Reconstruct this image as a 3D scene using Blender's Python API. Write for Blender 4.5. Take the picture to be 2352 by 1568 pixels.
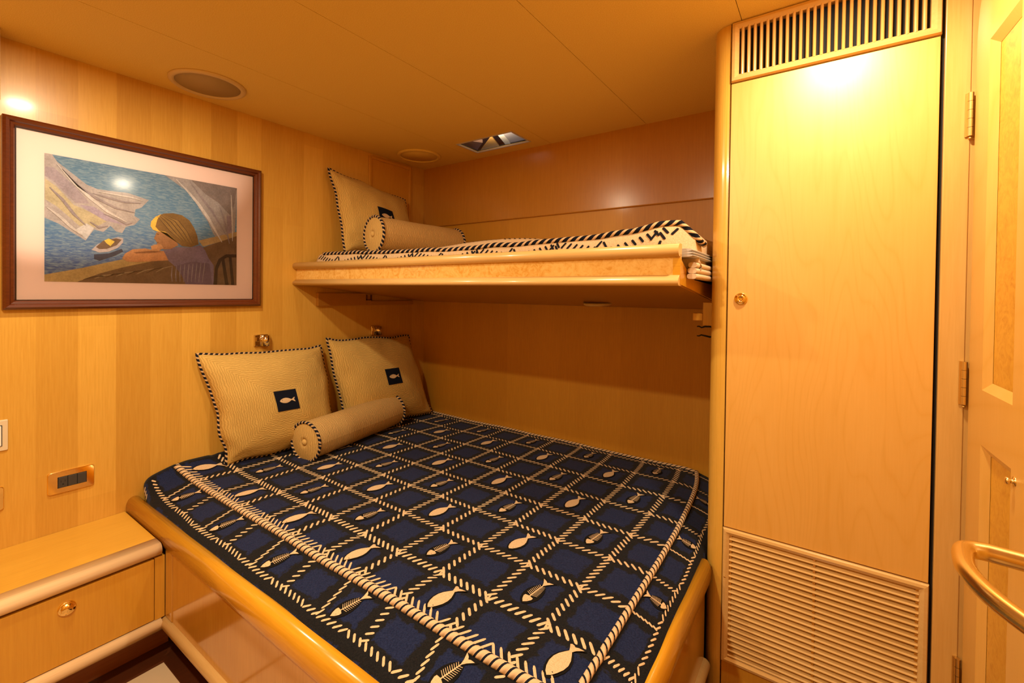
import bpy, bmesh, math, random
from mathutils import Vector, Matrix, noise
random.seed(7)
PI = math.pi
for o in list(bpy.data.objects): bpy.data.objects.remove(o)
SC = bpy.context.scene
COL = SC.collection
E = 1.25            # eye height above the floor; geometry below is written relative to the eye

# ---------------------------------------------------------------- camera
yaw, pitch, roll, FPX, PPY = 0.609507388, 0.0117382841, 0.0122444244, 1037.50477, 684.843992
f0 = Vector((-math.sin(yaw), math.cos(yaw), 0)); r0 = Vector((math.cos(yaw), math.sin(yaw), 0)); u0 = Vector((0, 0, 1))
f = f0*math.cos(pitch) - u0*math.sin(pitch); u = u0*math.cos(pitch) + f0*math.sin(pitch)
r = r0*math.cos(roll) + u*math.sin(roll); u2 = u*math.cos(roll) - r0*math.sin(roll)
cam = bpy.data.cameras.new('camera'); co = bpy.data.objects.new('camera', cam); COL.objects.link(co)
co.matrix_world = Matrix(((r.x, u2.x, -f.x, 2.18335), (r.y, u2.y, -f.y, -2.11315), (r.z, u2.z, -f.z, E), (0, 0, 0, 1)))
cam.sensor_fit = 'HORIZONTAL'; cam.sensor_width = 36; cam.lens = FPX/2352*36
cam.shift_y = (PPY-784)/2352; cam.clip_start = 0.02
SC.camera = co

# ---------------------------------------------------------------- world, exposure, lamps
w = bpy.data.worlds.new('world'); SC.world = w; w.use_nodes = True
bg = w.node_tree.nodes['Background']; bg.inputs[0].default_value = (0.45, 0.6, 0.9, 1); bg.inputs[1].default_value = 0.5
SC.view_settings.view_transform = 'Standard'; SC.view_settings.look = 'None'
SC.view_settings.exposure = 0.0; SC.view_settings.gamma = 1; SC.view_settings.use_curve_mapping = False
LIGHT_COL = (1.0, 0.825, 0.575)
DOWNLIGHTS = [((0.69, -1.73), 14), ((2.20, -1.00), 11.5), ((1.45, -2.25), 23)]  # the last one is added out of view to raise the bounce light
CEIL = 0.80
def lamp(x, y, z, power, size=0.075, col=LIGHT_COL):
    l = bpy.data.lights.new('lamp', 'AREA'); l.shape = 'DISK'; l.size = size; l.energy = power; l.color = col
    o = bpy.data.objects.new('lamp', l); COL.objects.link(o); o.location = (x, y, z+E)
    return o
for (x, y), pw in DOWNLIGHTS: lamp(x, y, CEIL-0.012, pw)

# ---------------------------------------------------------------- materials
def mat(name, color, rough=0.5, metal=0.0, coat=0.0, spec=0.5):
    m = bpy.data.materials.new(name); m.use_nodes = True
    b = m.node_tree.nodes['Principled BSDF']
    b.inputs['Base Color'].default_value = (*color, 1); b.inputs['Roughness'].default_value = rough
    b.inputs['Metallic'].default_value = metal; b.inputs['Coat Weight'].default_value = coat
    b.inputs['Coat Roughness'].default_value = 0.12; b.inputs['Specular IOR Level'].default_value = spec
    return m
class NT:
    def __init__(s, m): s.m = m; s.t = m.node_tree; s.b = s.t.nodes['Principled BSDF']
    def n(s, typ, **kw):
        x = s.t.nodes.new(typ)
        for k, v in kw.items():
            if k.startswith('i_'): x.inputs[int(k[2:]) if k[2:].isdigit() else k[2:]].default_value = v
            else: setattr(x, k, v)
        return x
    def l(s, a, b): s.t.links.new(a, b)
    def math(s, op, a, b=None, clamp=False):
        x = s.t.nodes.new('ShaderNodeMath'); x.operation = op; x.use_clamp = clamp
        for i, v in enumerate((a, b)):
            if v is None: continue
            if isinstance(v, (int, float)): x.inputs[i].default_value = v
            else: s.l(v, x.inputs[i])
        return x.outputs[0]
    def ramp(s, fac, stops):
        x = s.t.nodes.new('ShaderNodeValToRGB'); e = x.color_ramp.elements
        while len(e) < len(stops): e.new(0.5)
        for el, (p, c) in zip(e, stops): el.position = p; el.color = (*c, 1)
        s.l(fac, x.inputs[0]); return x.outputs[0]
    def mix(s, fac, a, b, mode='MIX'):
        x = s.t.nodes.new('ShaderNodeMix'); x.data_type = 'RGBA'; x.blend_type = mode
        for i, v in ((0, fac), (6, a), (7, b)):
            if isinstance(v, (int, float)): x.inputs[i].default_value = v
            elif isinstance(v, tuple): x.inputs[i].default_value = (*v, 1)
            else: s.l(v, x.inputs[i])
        return x.outputs[2]
    def coords(s, scale, obj=True):
        tc = s.t.nodes.new('ShaderNodeNewGeometry'); mp = s.t.nodes.new('ShaderNodeMapping')
        mp.inputs['Scale'].default_value = scale; s.l(tc.outputs['Position'], mp.inputs[0]); return mp.outputs[0], tc.outputs['Position']
    def noise(s, vec, scale, detail=4, rough=0.55, dist=0.0):
        x = s.t.nodes.new('ShaderNodeTexNoise'); x.inputs['Scale'].default_value = scale; x.inputs['Detail'].default_value = detail
        x.inputs['Roughness'].default_value = rough; x.inputs['Distortion'].default_value = dist
        s.l(vec, x.inputs['Vector']); return x.outputs['Fac']
    def bump(s, h, strength=0.2, dist=0.002):
        x = s.t.nodes.new('ShaderNodeBump'); x.inputs['Strength'].default_value = strength; x.inputs['Distance'].default_value = dist
        s.l(h, x.inputs['Height']); s.l(x.outputs[0], s.b.inputs['Normal'])

STR = {'maple_wall_back': .4, 'maple_wall_upper': .25}
def wood(name, light, dark, axis='z', rough=0.32, coat=0.35, strips=None, cathedral=False, contrast=1.0, blotch=0.35):
    """maple veneer: fine grain stretched along axis, optional strips across a wall (coordinate, width)"""
    m = mat(name, light, rough, 0, coat); k = NT(m)
    st = {'x': (1, 22, 22), 'y': (22, 1, 22), 'z': (22, 22, 1)}[axis]
    v, pos = k.coords(st)
    fine = k.noise(v, 9, 5, 0.6, 0.3)
    v2, _ = k.coords(tuple(0.12*a if a > 1 else 0.6 for a in st))
    big = k.noise(v2, 2.2, 3, 0.5, 0.6)
    fac = k.math('ADD', k.math('MULTIPLY', k.math('SUBTRACT', fine, 0.5), 0.9*contrast), k.math('MULTIPLY', k.math('SUBTRACT', big, 0.5), blotch*2.2))
    fac = k.math('ADD', fac, 0.5, True)
    if cathedral:
        sep = k.n('ShaderNodeSeparateXYZ'); k.l(pos, sep.inputs[0])
        cmb = k.n('ShaderNodeCombineXYZ'); k.l(k.math('MULTIPLY', sep.outputs[0], 4.2), cmb.inputs[0]); k.l(k.math('MULTIPLY', sep.outputs[2], 0.60), cmb.inputs[2])
        nz = k.noise(cmb.outputs[0], 1.25, 2, 0.4, 0.25)
        ring = k.math('FRACT', k.math('MULTIPLY', nz, 30.0))
        ring = k.math('POWER', k.math('SUBTRACT', 1.0, k.math('ABSOLUTE', k.math('SUBTRACT', k.math('MULTIPLY', ring, 2.0), 1.0))), 5.0)
        fac = k.math('SUBTRACT', fac, k.math('MULTIPLY', ring, -0.22), True)
    col = k.ramp(fac, [(0.15, light), (0.9, dark)])
    if strips:
        ax, wd = strips
        sep = k.n('ShaderNodeSeparateXYZ'); k.l(pos, sep.inputs[0])
        a = k.math('DIVIDE', sep.outputs['XYZ'.index(ax.upper())], wd)
        idx = k.math('FLOOR', a)
        wn = k.n('ShaderNodeTexWhiteNoise', noise_dimensions='1D'); k.l(idx, wn.inputs['W'])
        # horizontal joints of the veneer, at a different height in each strip
        h = k.math('FLOOR', k.math('ADD', k.math('DIVIDE', sep.outputs[2], 0.62), k.math('MULTIPLY', wn.outputs[0], 5.3)))
        wn2 = k.n('ShaderNodeTexWhiteNoise', noise_dimensions='2D')
        cc = k.n('ShaderNodeCombineXYZ'); k.l(idx, cc.inputs[0]); k.l(h, cc.inputs[1]); k.l(cc.outputs[0], wn2.inputs['Vector'])
        tone = k.math('ADD', k.math('MULTIPLY', wn.outputs[0], 0.18*STR.get(name, 1)), k.math('MULTIPLY', wn2.outputs[0], 0.08*STR.get(name, 1)))
        tone = k.math('ADD', tone, 1-.14*STR.get(name, 1))
        mul = k.n('ShaderNodeCombineXYZ'); k.l(tone, mul.inputs[0]); k.l(k.math('POWER', tone, 1.4), mul.inputs[1]); k.l(k.math('POWER', tone, 2.2), mul.inputs[2])
        col = k.mix(1.0, col, mul.outputs[0], 'MULTIPLY')
    k.l(col, k.b.inputs['Base Color'])
    k.bump(fine, 0.05, 0.001)
    return m

def burl(name, light, dark, rough=0.25, coat=0.4):
    m = mat(name, light, rough, 0, coat); k = NT(m)
    v, pos = k.coords((1, 1, 1))
    a = k.noise(v, 26, 5, 0.65, 2.6); b = k.noise(v, 70, 3, 0.6, 1.0); c = k.noise(v, 5, 2)
    fac = k.math('ADD', k.math('MULTIPLY', a, 0.75), k.math('MULTIPLY', b, 0.25))
    fac = k.math('ADD', fac, k.math('MULTIPLY', k.math('SUBTRACT', c, 0.5), 0.3))
    k.l(k.ramp(fac, [(0.36, dark), (0.46, tuple((x+y)/2 for x, y in zip(light, dark))), (0.60, light)]), k.b.inputs['Base Color'])
    return m

M = {}
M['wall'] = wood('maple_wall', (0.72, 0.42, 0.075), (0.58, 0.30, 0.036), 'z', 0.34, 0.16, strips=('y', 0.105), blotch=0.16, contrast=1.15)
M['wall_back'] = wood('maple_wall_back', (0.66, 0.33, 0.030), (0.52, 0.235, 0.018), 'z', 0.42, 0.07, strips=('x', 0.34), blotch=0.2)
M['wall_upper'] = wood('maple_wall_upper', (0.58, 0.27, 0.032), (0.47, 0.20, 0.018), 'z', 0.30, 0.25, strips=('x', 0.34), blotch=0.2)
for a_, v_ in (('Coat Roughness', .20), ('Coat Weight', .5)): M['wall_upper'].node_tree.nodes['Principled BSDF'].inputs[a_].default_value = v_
M['door'] = wood('maple_door', (0.82, 0.475, 0.115), (0.70, 0.365, 0.050), 'z', 0.40, 0.2, cathedral=True, contrast=.5, blotch=0.3)
M['door'].node_tree.nodes['Principled BSDF'].inputs['Coat Roughness'].default_value = 0.42; M['door'].node_tree.nodes['Principled BSDF'].inputs['Coat Weight'].default_value = 1.0; M['door'].node_tree.nodes['Principled BSDF'].inputs['Coat IOR'].default_value = 1.6
M['solid'] = wood('maple_solid', (0.72, 0.44, 0.135), (0.60, 0.33, 0.075), 'z', 0.32, 0.3, blotch=0.3)
M['solid_x'] = wood('maple_solid_x', (0.78, 0.52, 0.20), (0.64, 0.39, 0.12), 'x', 0.32, 0.3, blotch=0.3)
M['solid_y'] = wood('maple_solid_y', (0.93, 0.70, 0.40), (0.82, 0.54, 0.26), 'y', 0.22, 0.5, blotch=0.6)
M['column'] = wood('maple_column', (0.78, 0.47, 0.085), (0.66, 0.36, 0.04), 'z', 0.30, 0.35, blotch=0.3)
M['honey'] = wood('honey_rail', (0.74, 0.38, 0.022), (0.56, 0.25, 0.010), 'x', 0.22, 0.5, blotch=0.5)
M['honey_y'] = wood('honey_rail_y', (0.74, 0.38, 0.022), (0.56, 0.25, 0.010), 'y', 0.22, 0.5, blotch=0.5)
M['top'] = wood('maple_top', (0.76, 0.44, 0.055), (0.62, 0.32, 0.03), 'y', 0.3, 0.3, blotch=0.4)
M['panel'] = wood('maple_gloss', (0.58, 0.29, 0.035), (0.44, 0.19, 0.016), 'z', 0.12, 0.8, blotch=0.4)
M['drawer'] = wood('maple_drawer', (0.68, 0.36, 0.035), (0.56, 0.26, 0.02), 'z', 0.3, 0.3, blotch=0.2)
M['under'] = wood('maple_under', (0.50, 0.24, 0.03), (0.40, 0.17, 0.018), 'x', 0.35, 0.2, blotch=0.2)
M['burl'] = burl('birdseye_maple', (0.82, 0.52, 0.15), (0.66, 0.33, 0.05))
M['burl_door'] = burl('birdseye_maple_door', (0.74, 0.38, 0.030), (0.58, 0.25, 0.012))
M['frame'] = wood('mahogany_frame', (0.15, 0.030, 0.005), (0.055, 0.010, 0.002), 'y', 0.28, 0.25)
M['dark_wood'] = wood('mahogany', (0.12, 0.035, 0.012), (0.06, 0.016, 0.006), 'y', 0.3, 0.3)
M['plinth'] = wood('brown_plinth', (0.36, 0.13, 0.03), (0.24, 0.075, 0.015), 'y', 0.35, 0.2)
M['black'] = mat('black_gap', (0.006, 0.005, 0.004), 0.8)
M['plastic'] = mat('dark_grey_plastic', (0.045, 0.042, 0.040), 0.45)
M['cream'] = mat('cream_plastic', (0.72, 0.60, 0.40), 0.5)
M['white'] = mat('white_plastic', (0.85, 0.83, 0.78), 0.4)
M['brass'] = mat('polished_brass', (0.95, 0.70, 0.26), 0.06, 1.0)
M['brass_satin'] = mat('satin_brass', (0.86, 0.66, 0.26), 0.24, 1.0)
M['hinge'] = mat('aged_brass', (0.78, 0.56, 0.20), 0.35, 1.0)
M['chrome'] = mat('polished_nickel', (0.74, 0.66, 0.55), 0.08, 1.0)
M['matboard'] = mat('mat_board', (0.86, 0.67, 0.62), 0.75)
m = mat('ceiling_vinyl', (0.70, 0.49, 0.15), 0.72, spec=0.2); k = NT(m); v, _ = k.coords((1, 1, 1)); nz = k.noise(v, 420, 2)
k.l(k.ramp(nz, [(0.3, (0.74, 0.50, 0.11)), (0.7, (0.88, 0.64, 0.19))]), k.b.inputs['Base Color']); k.bump(nz, 0.25, 0.001); M['ceiling'] = m
m = mat('speaker_mesh', (0.42, 0.30, 0.14), 0.6); k = NT(m); v, _ = k.coords((1, 1, 1)); nz = k.noise(v, 700, 1); k.bump(nz, 0.5, 0.001); M['mesh'] = m
m = mat('speaker_rim', (0.66, 0.49, 0.25), 0.5); M['rim'] = m
m = mat('floor_inlay', (0.55, 0.40, 0.24), 0.6); M['inlay'] = m
g = mat('picture_glass', (1, 1, 1), 0.02); gb = g.node_tree.nodes['Principled BSDF']; gb.inputs['Transmission Weight'].default_value = 1
gb.inputs['IOR'].default_value = 1.2; M['glass_phys'] = g
# thin glazing: transparent with a clear reflecting film
g = bpy.data.materials.new('thin_glass'); g.use_nodes = True; t = g.node_tree; t.nodes.clear()
out = t.nodes.new('ShaderNodeOutputMaterial'); mx = t.nodes.new('ShaderNodeMixShader'); tr = t.nodes.new('ShaderNodeBsdfTransparent'); gl = t.nodes.new('ShaderNodeBsdfGlossy')
gl.inputs['Roughness'].default_value = 0.11; fr = t.nodes.new('ShaderNodeFresnel'); fr.inputs[0].default_value = 1.40
t.links.new(fr.outputs[0], mx.inputs[0]); t.links.new(tr.outputs[0], mx.inputs[1]); t.links.new(gl.outputs[0], mx.inputs[2]); t.links.new(mx.outputs[0], out.inputs[0])
M['glass'] = g
e = bpy.data.materials.new('lamp_glow'); e.use_nodes = True; e.node_tree.nodes['Principled BSDF'].inputs['Emission Color'].default_value = (1, .82, .6, 1)
e.node_tree.nodes['Principled BSDF'].inputs['Emission Strength'].default_value = 6; M['glow'] = e

def rope_mat(name, tan, dark, pitch, thr, r_):
    m = mat(name, tan, 0.85, spec=0.1); k = NT(m)
    tc = k.n('ShaderNodeUVMap'); sep = k.n('ShaderNodeSeparateXYZ'); k.l(tc.outputs[0], sep.inputs[0])
    a = k.math('FRACT', k.math('ADD', k.math('DIVIDE', sep.outputs[0], pitch), k.math('MULTIPLY', sep.outputs[1], 1.0 if pitch < .0205 else 2.0)))
    fac = k.math('GREATER_THAN', a, thr)
    k.l(k.mix(fac, tan, dark), k.b.inputs['Base Color'])
    k.bump(k.math('SINE', k.math('MULTIPLY', a, 2*PI)), 0.6, 0.002)
    return m
TAN = (0.62, 0.40, 0.20); NAVY = (0.010, 0.012, 0.022)
M['rope'] = rope_mat('twisted_cord', (0.58, 0.39, 0.20), NAVY, 0.020, 0.42, .006)
M['rope_tan'] = rope_mat('tan_cord', (0.72, 0.52, 0.31), NAVY, 0.021, 0.72, .008)
M['rope_big'] = rope_mat('bunk_cord', (0.66, 0.44, 0.24), (0.008, 0.009, 0.016), 0.030, 0.40, .008)
m = mat('embroidery_tan', TAN, 0.85, spec=0.1); k = NT(m); v, _ = k.coords((1, 1, 1)); nz = k.noise(v, 350, 2)
k.l(k.ramp(nz, [(0.3, (0.60, 0.42, 0.23)), (0.7, (0.76, 0.56, 0.34))]), k.b.inputs['Base Color']); M['stitch'] = m
M['outline'] = mat('fabric_outline', (0.011, 0.010, 0.009), 0.95, spec=0.05)
M['ink'] = mat('embroidery_black', (0.010, 0.010, 0.014), 0.9, spec=0.1)

# navy chenille with a blue field in the middle of every lattice cell; UV = lattice coordinates
m = mat('navy_chenille', (0.015, 0.02, 0.05), 0.92, spec=0.08); k = NT(m)
tc = k.n('ShaderNodeUVMap'); sep = k.n('ShaderNodeSeparateXYZ'); k.l(tc.outputs[0], sep.inputs[0])
v, _ = k.coords((1, 1, 1)); n1 = k.noise(v, 55, 3, 0.6); n2 = k.noise(v, 300, 3, .6); n3 = k.noise(v, 9, 2)
fx = k.math('ABSOLUTE', k.math('SUBTRACT', k.math('FRACT', sep.outputs[0]), 0.5)); fy = k.math('ABSOLUTE', k.math('SUBTRACT', k.math('FRACT', sep.outputs[1]), 0.5))
d = k.math('MAXIMUM', fx, fy); d = k.math('ADD', d, k.math('MULTIPLY', k.math('SUBTRACT', n1, 0.5), 0.26))
blue = k.ramp(n2, [(0.25, (0.004, 0.008, 0.034)), (0.75, (0.020, 0.031, 0.092))])
edge = k.ramp(n2, [(0.25, (0.004, 0.005, 0.007)), (0.75, (0.016, 0.016, 0.017))])
fac = k.ramp(d, [(0.285, (0, 0, 0)), (0.325, (1, 1, 1))])
k.l(k.mix(fac, blue, edge), k.b.inputs['Base Color']); k.bump(n2, 0.6, 0.003)
k.b.inputs['Sheen Weight'].default_value = 0.05; M['chenille'] = m

m = mat('beige_terry', (0.66, 0.46, 0.26), 0.95, spec=0.05); k = NT(m); v, _ = k.coords((1, 1, 1)); nz = k.noise(v, 260, 3)
k.l(k.ramp(nz, [(0.3, (0.60, 0.41, 0.22)), (0.7, (0.72, 0.52, 0.31))]), k.b.inputs['Base Color']); k.bump(nz, 0.7, 0.002); M['terry'] = m
M['grey_cloth'] = mat('grey_cloth', (0.55, 0.51, 0.46), 0.9, spec=.1)
M['beige_cloth'] = mat('beige_cloth', (0.72, 0.55, 0.36), 0.9, spec=.1)

def rib_mat(name, mode, freq, light=(0.66, 0.44, 0.13), dark=(0.50, 0.325, 0.09)):
    """wavy woven ribs, UV in metres; 'mitre' = concentric squares, 'u' / 'v' = straight ribs"""
    m = mat(name, light, 0.9, spec=0.08); k = NT(m)
    tc = k.n('ShaderNodeUVMap'); sep = k.n('ShaderNodeSeparateXYZ'); k.l(tc.outputs[0], sep.inputs[0])
    nz = k.noise(tc.outputs[0], 42, 2, 0.5); n2 = k.noise(tc.outputs[0], 8, 2); fz = k.noise(tc.outputs[0], 400, 2)
    if mode == 'mitre': a = k.math('MAXIMUM', k.math('ABSOLUTE', sep.outputs[0]), k.math('ABSOLUTE', sep.outputs[1]))
    else: a = sep.outputs[0 if mode == 'u' else 1]
    a = k.math('ADD', a, k.math('MULTIPLY', nz, 0.016)); a = k.math('ADD', a, k.math('MULTIPLY', n2, 0.012))
    wv = k.math('ADD', k.math('MULTIPLY', k.math('SINE', k.math('MULTIPLY', a, 2*PI*freq)), 0.5), 0.5)
    wv2 = k.math('ADD', k.math('MULTIPLY', wv, 0.75), k.math('MULTIPLY', fz, 0.25))
    k.l(k.ramp(wv2, [(0.1, dark), (0.75, light)]), k.b.inputs['Base Color']); k.bump(wv, 0.45, 0.002)
    return m
M['rib'] = rib_mat('ribbed_cushion', 'mitre', 118)
M['rib_roll'] = rib_mat('ribbed_roll', 'u', 118, (0.62, 0.40, 0.15), (0.46, 0.285, 0.095))
M['rib_end'] = rib_mat('ribbed_end', 'u', 105, (0.64, 0.43, 0.15), (0.48, 0.31, 0.095))

# ---------------------------------------------------------------- geometry helpers (coordinates: eye height = 0)
class MB:
    def __init__(s): s.bm = bmesh.new(); s.uv = s.bm.loops.layers.uv.new('UVMap'); s.mi = 0
    def face(s, vs, smooth=False, uvs=None):
        try: fc = s.bm.faces.new(vs)
        except ValueError: return None
        fc.material_index = s.mi; fc.smooth = smooth
        if uvs:
            for lp, q in zip(fc.loops, uvs): lp[s.uv].uv = q
        return fc
    def box(s, x0, x1, y0, y1, z0, z1, bev=0.0):
        x0, x1 = sorted((x0, x1)); y0, y1 = sorted((y0, y1)); z0, z1 = sorted((z0, z1))
        v = [s.bm.verts.new((x, y, z)) for x in (x0, x1) for y in (y0, y1) for z in (z0, z1)]
        fs = [s.face([v[i] for i in q]) for q in ((0, 1, 3, 2), (4, 6, 7, 5), (0, 4, 5, 1), (2, 3, 7, 6), (0, 2, 6, 4), (1, 5, 7, 3))]
        if bev > 0:
            es = list({e for fc in fs for e in fc.edges})
            r_ = bmesh.ops.bevel(s.bm, geom=es, offset=bev, segments=2, affect='EDGES', profile=0.5)
            for fc in r_['faces']: fc.material_index = s.mi
        return s
    def prism(s, prof, a, b, axis='x', smooth=False, bev=0):
        """prof: 2-D outline, extruded along axis from a to b; a,b may be functions-free floats"""
        def P(t, q):
            return {'x': (t, q[0], q[1]), 'y': (q[0], t, q[1]), 'z': (q[0], q[1], t)}[axis]
        A = [s.bm.verts.new(P(a, q)) for q in prof]; B = [s.bm.verts.new(P(b, q)) for q in prof]; n = len(prof)
        s.face(A); s.face(B[::-1])
        for i in range(n): s.face([A[i], B[i], B[(i+1) % n], A[(i+1) % n]], smooth)
        return s
    def grid(s, nu, nv, fn, smooth=True, uvf=None, flip=False):
        V = [[s.bm.verts.new(fn(i/nu, j/nv)) for j in range(nv+1)] for i in range(nu+1)]
        for i in range(nu):
            for j in range(nv):
                q = [(i, j), (i+1, j), (i+1, j+1), (i, j+1)]
                if flip: q = q[::-1]
                s.face([V[a][b] for a, b in q], smooth, [uvf(a/nu, b/nv) for a, b in q] if uvf else None)
        return V
    def tube(s, pts, rad, seg=12, closed=False, caps=True, smooth=True):
        pts = [Vector(p) for p in pts]; n = len(pts); rings = []; L = 0; Ls = []
        prev = None
        for i, p in enumerate(pts):
            a = pts[(i-1) % n] if (closed or i > 0) else p; b = pts[(i+1) % n] if (closed or i < n-1) else p
            tn = (b-a).normalized()
            if prev is None:
                up = Vector((0, 0, 1)) if abs(tn.z) < 0.9 else Vector((1, 0, 0)); nn = tn.cross(up).normalized()
            else: nn = (prev - tn*prev.dot(tn)).normalized()
            prev = nn; bb = tn.cross(nn)
            if i: L += (p-pts[i-1]).length
            Ls.append(L); rr = rad(i/(n-1)) if callable(rad) else rad
            rings.append([s.bm.verts.new(p + (nn*math.cos(2*PI*k/seg) + bb*math.sin(2*PI*k/seg))*rr) for k in range(seg)])
        if closed: Ls.append(L + (pts[0]-pts[-1]).length)
        for i in range(n if closed else n-1):
            A, B = rings[i], rings[(i+1) % n]
            for k_ in range(seg):
                k2 = (k_+1) % seg
                s.face([A[k_], A[k2], B[k2], B[k_]], smooth, [(Ls[i], k_/seg), (Ls[i], (k_+1)/seg), (Ls[i+1], (k_+1)/seg), (Ls[i+1], k_/seg)])
        if caps and not closed: s.face(rings[0][::-1]); s.face(rings[-1])
        return s
    def lathe(s, prof, c, axis, seg=32, smooth=True):
        """prof: (radius, distance along axis) from centre c"""
        axis = Vector(axis).normalized(); c = Vector(c)
        up = Vector((0, 0, 1)) if abs(axis.z) < 0.9 else Vector((1, 0, 0)); a = axis.cross(up).normalized(); b = axis.cross(a)
        rings = []
        for rr, h in prof:
            if rr < 1e-6: rings.append([s.bm.verts.new(c+axis*h)])
            else: rings.append([s.bm.verts.new(c + axis*h + (a*math.cos(2*PI*k/seg) + b*math.sin(2*PI*k/seg))*rr) for k in range(seg)])
        for A, B in zip(rings, rings[1:]):
            for k_ in range(seg):
                k2 = (k_+1) % seg
                if len(A) == 1: s.face([A[0], B[k2], B[k_]], smooth)
                elif len(B) == 1: s.face([A[k_], A[k2], B[0]], smooth)
                else: s.face([A[k_], A[k2], B[k2], B[k_]], smooth)
        return s
    def poly(s, pts):
        return s.face([s.bm.verts.new(p) for p in pts])

def Wd(p): return Vector((p[0], p[1], p[2]+E))
def obj(name, mb, mats, parent=None, xf=None, recalc=True):
    bm = mb.bm
    if xf: bmesh.ops.transform(bm, matrix=xf, verts=bm.verts)
    if recalc: bmesh.ops.recalc_face_normals(bm, faces=bm.faces)
    off = Vector((0, 0, 0))
    p = parent
    while p: off += p.location; p = p.parent
    own = Vector((0, 0, 0))
    if parent is None:      # a one-mesh thing: origin at its base
        xs = [v.co for v in bm.verts]; own = Vector(((min(v.x for v in xs)+max(v.x for v in xs))/2, (min(v.y for v in xs)+max(v.y for v in xs))/2, min(v.z for v in xs)+E))
    for v in bm.verts: v.co = v.co + Vector((0, 0, E)) - off - own
    me = bpy.data.meshes.new(name); bm.to_mesh(me); bm.free()
    for m_ in (mats if isinstance(mats, (list, tuple)) else [mats]): me.materials.append(M[m_] if isinstance(m_, str) else m_)
    o = bpy.data.objects.new(name, me); COL.objects.link(o); o.parent = parent; o.location = own
    return o
def thing(name, label, cat, loc, group=None):
    o = bpy.data.objects.new(name, None); COL.objects.link(o); o.location = Wd(loc); o.empty_display_size = 0.1
    o['label'] = label; o['category'] = cat
    if group: o['group'] = group
    return o
def tag(o, label, cat, group=None):
    o['label'] = label; o['category'] = cat
    if group: o['group'] = group
    return o
def struct(name, mb, mats, parent=None):
    o = obj(name, mb, mats, parent)
    if parent is None: o['kind'] = 'structure'
    return o
def arc(cx, cy, r_, a0, a1, n):
    return [(cx+r_*math.cos(math.radians(a0+(a1-a0)*i/n)), cy+r_*math.sin(math.radians(a0+(a1-a0)*i/n))) for i in range(n+1)]
def interp(tab, x):
    if x <= tab[0][0]: return tab[0][1:]
    for a, b in zip(tab, tab[1:]):
        if x <= b[0]:
            t_ = (x-a[0])/(b[0]-a[0]); return tuple(p+(q-p)*t_ for p, q in zip(a[1:], b[1:]))
    return tab[-1][1:]
def sm(a, b, x):
    t_ = max(0, min(1, (x-a)/(b-a))); return t_*t_*(3-2*t_)

FL = -1.25; XR = 2.56; YF = -2.75
# ================================================================ THE ROOM
b = MB(); b.box(-0.06, XR+.1, YF-.1, 0.1, FL-0.05, FL); flo = struct('floor', b, 'dark_wood')
b = MB(); b.box(-0.05, 0.0, YF-.05, 0.05, FL, CEIL+.03); struct('wall_left', b, 'wall')
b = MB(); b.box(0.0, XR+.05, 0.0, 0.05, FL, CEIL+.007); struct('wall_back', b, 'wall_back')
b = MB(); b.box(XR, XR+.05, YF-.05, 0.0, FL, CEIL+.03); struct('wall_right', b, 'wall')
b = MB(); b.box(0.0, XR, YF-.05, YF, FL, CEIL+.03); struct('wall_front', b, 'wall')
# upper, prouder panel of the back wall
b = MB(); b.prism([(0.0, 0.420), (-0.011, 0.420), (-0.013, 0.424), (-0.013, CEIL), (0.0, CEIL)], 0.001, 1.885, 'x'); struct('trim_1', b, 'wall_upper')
# low soffit above the far left
b = MB(); b.box(0.001, 0.08, YF+.01, -1.872, 0.575, CEIL, 0.004); struct('trim_2', b, 'solid_y')
# framed inset panel high on the left wall, by the corner
b = MB()
b.box(0.0, 0.012, -0.450, -0.432, 0.22, 0.785, .003); b.box(0.0, 0.012, -0.148, -0.130, 0.22, 0.785, .003); b.box(0.0, 0.0115, -0.4325, -0.1475, 0.768, 0.785, .003)
b.box(0.0, 0.004, -0.432, -0.148, 0.22, 0.770)
struct('trim_3', b, 'wall_back')
# ceiling of vinyl panels with fine dark joints and an opening for the hatch
b = MB(); HX0, HX1, HY0, HY1 = 0.528, 0.886, -0.280, -0.106
b.mi = 0
for x0, x1 in ((0, 0.455), (0.455, 0.962), (0.962, 1.473), (1.473, 1.966), (1.966, XR)):
    g_ = 0.0009
    if x0 < HX0 < x1:
        for q in ((x0+g_, HX0, YF, 0), (HX1, x1-g_, YF, 0), (HX0, HX1, YF, HY0), (HX0, HX1, HY1, 0)): b.box(q[0], q[1], q[2], q[3], CEIL, CEIL+.008)
    else: b.box(x0+g_, x1-g_, YF, 0, CEIL, CEIL+.008)
b.mi = 1
for q in ((-.05, HX0, YF, .05), (HX1, XR+.05, YF, .05), (HX0, HX1, YF, HY0), (HX0, HX1, HY1, .05)): b.box(q[0], q[1], q[2], q[3], CEIL+.008, CEIL+.0105)
struct('ceiling', b, ['ceiling', 'black'])

# pale inlaid boards in the dark floor
b = MB()
for yy in range(5):
    y1 = -1.545-yy*.205
    for xx in range(7):
        x0 = 0.385+xx*.30; b.box(x0, x0+.288, y1-.193, y1, FL-.004, FL+.002)
obj('inlay', b, 'inlay', flo)

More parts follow.
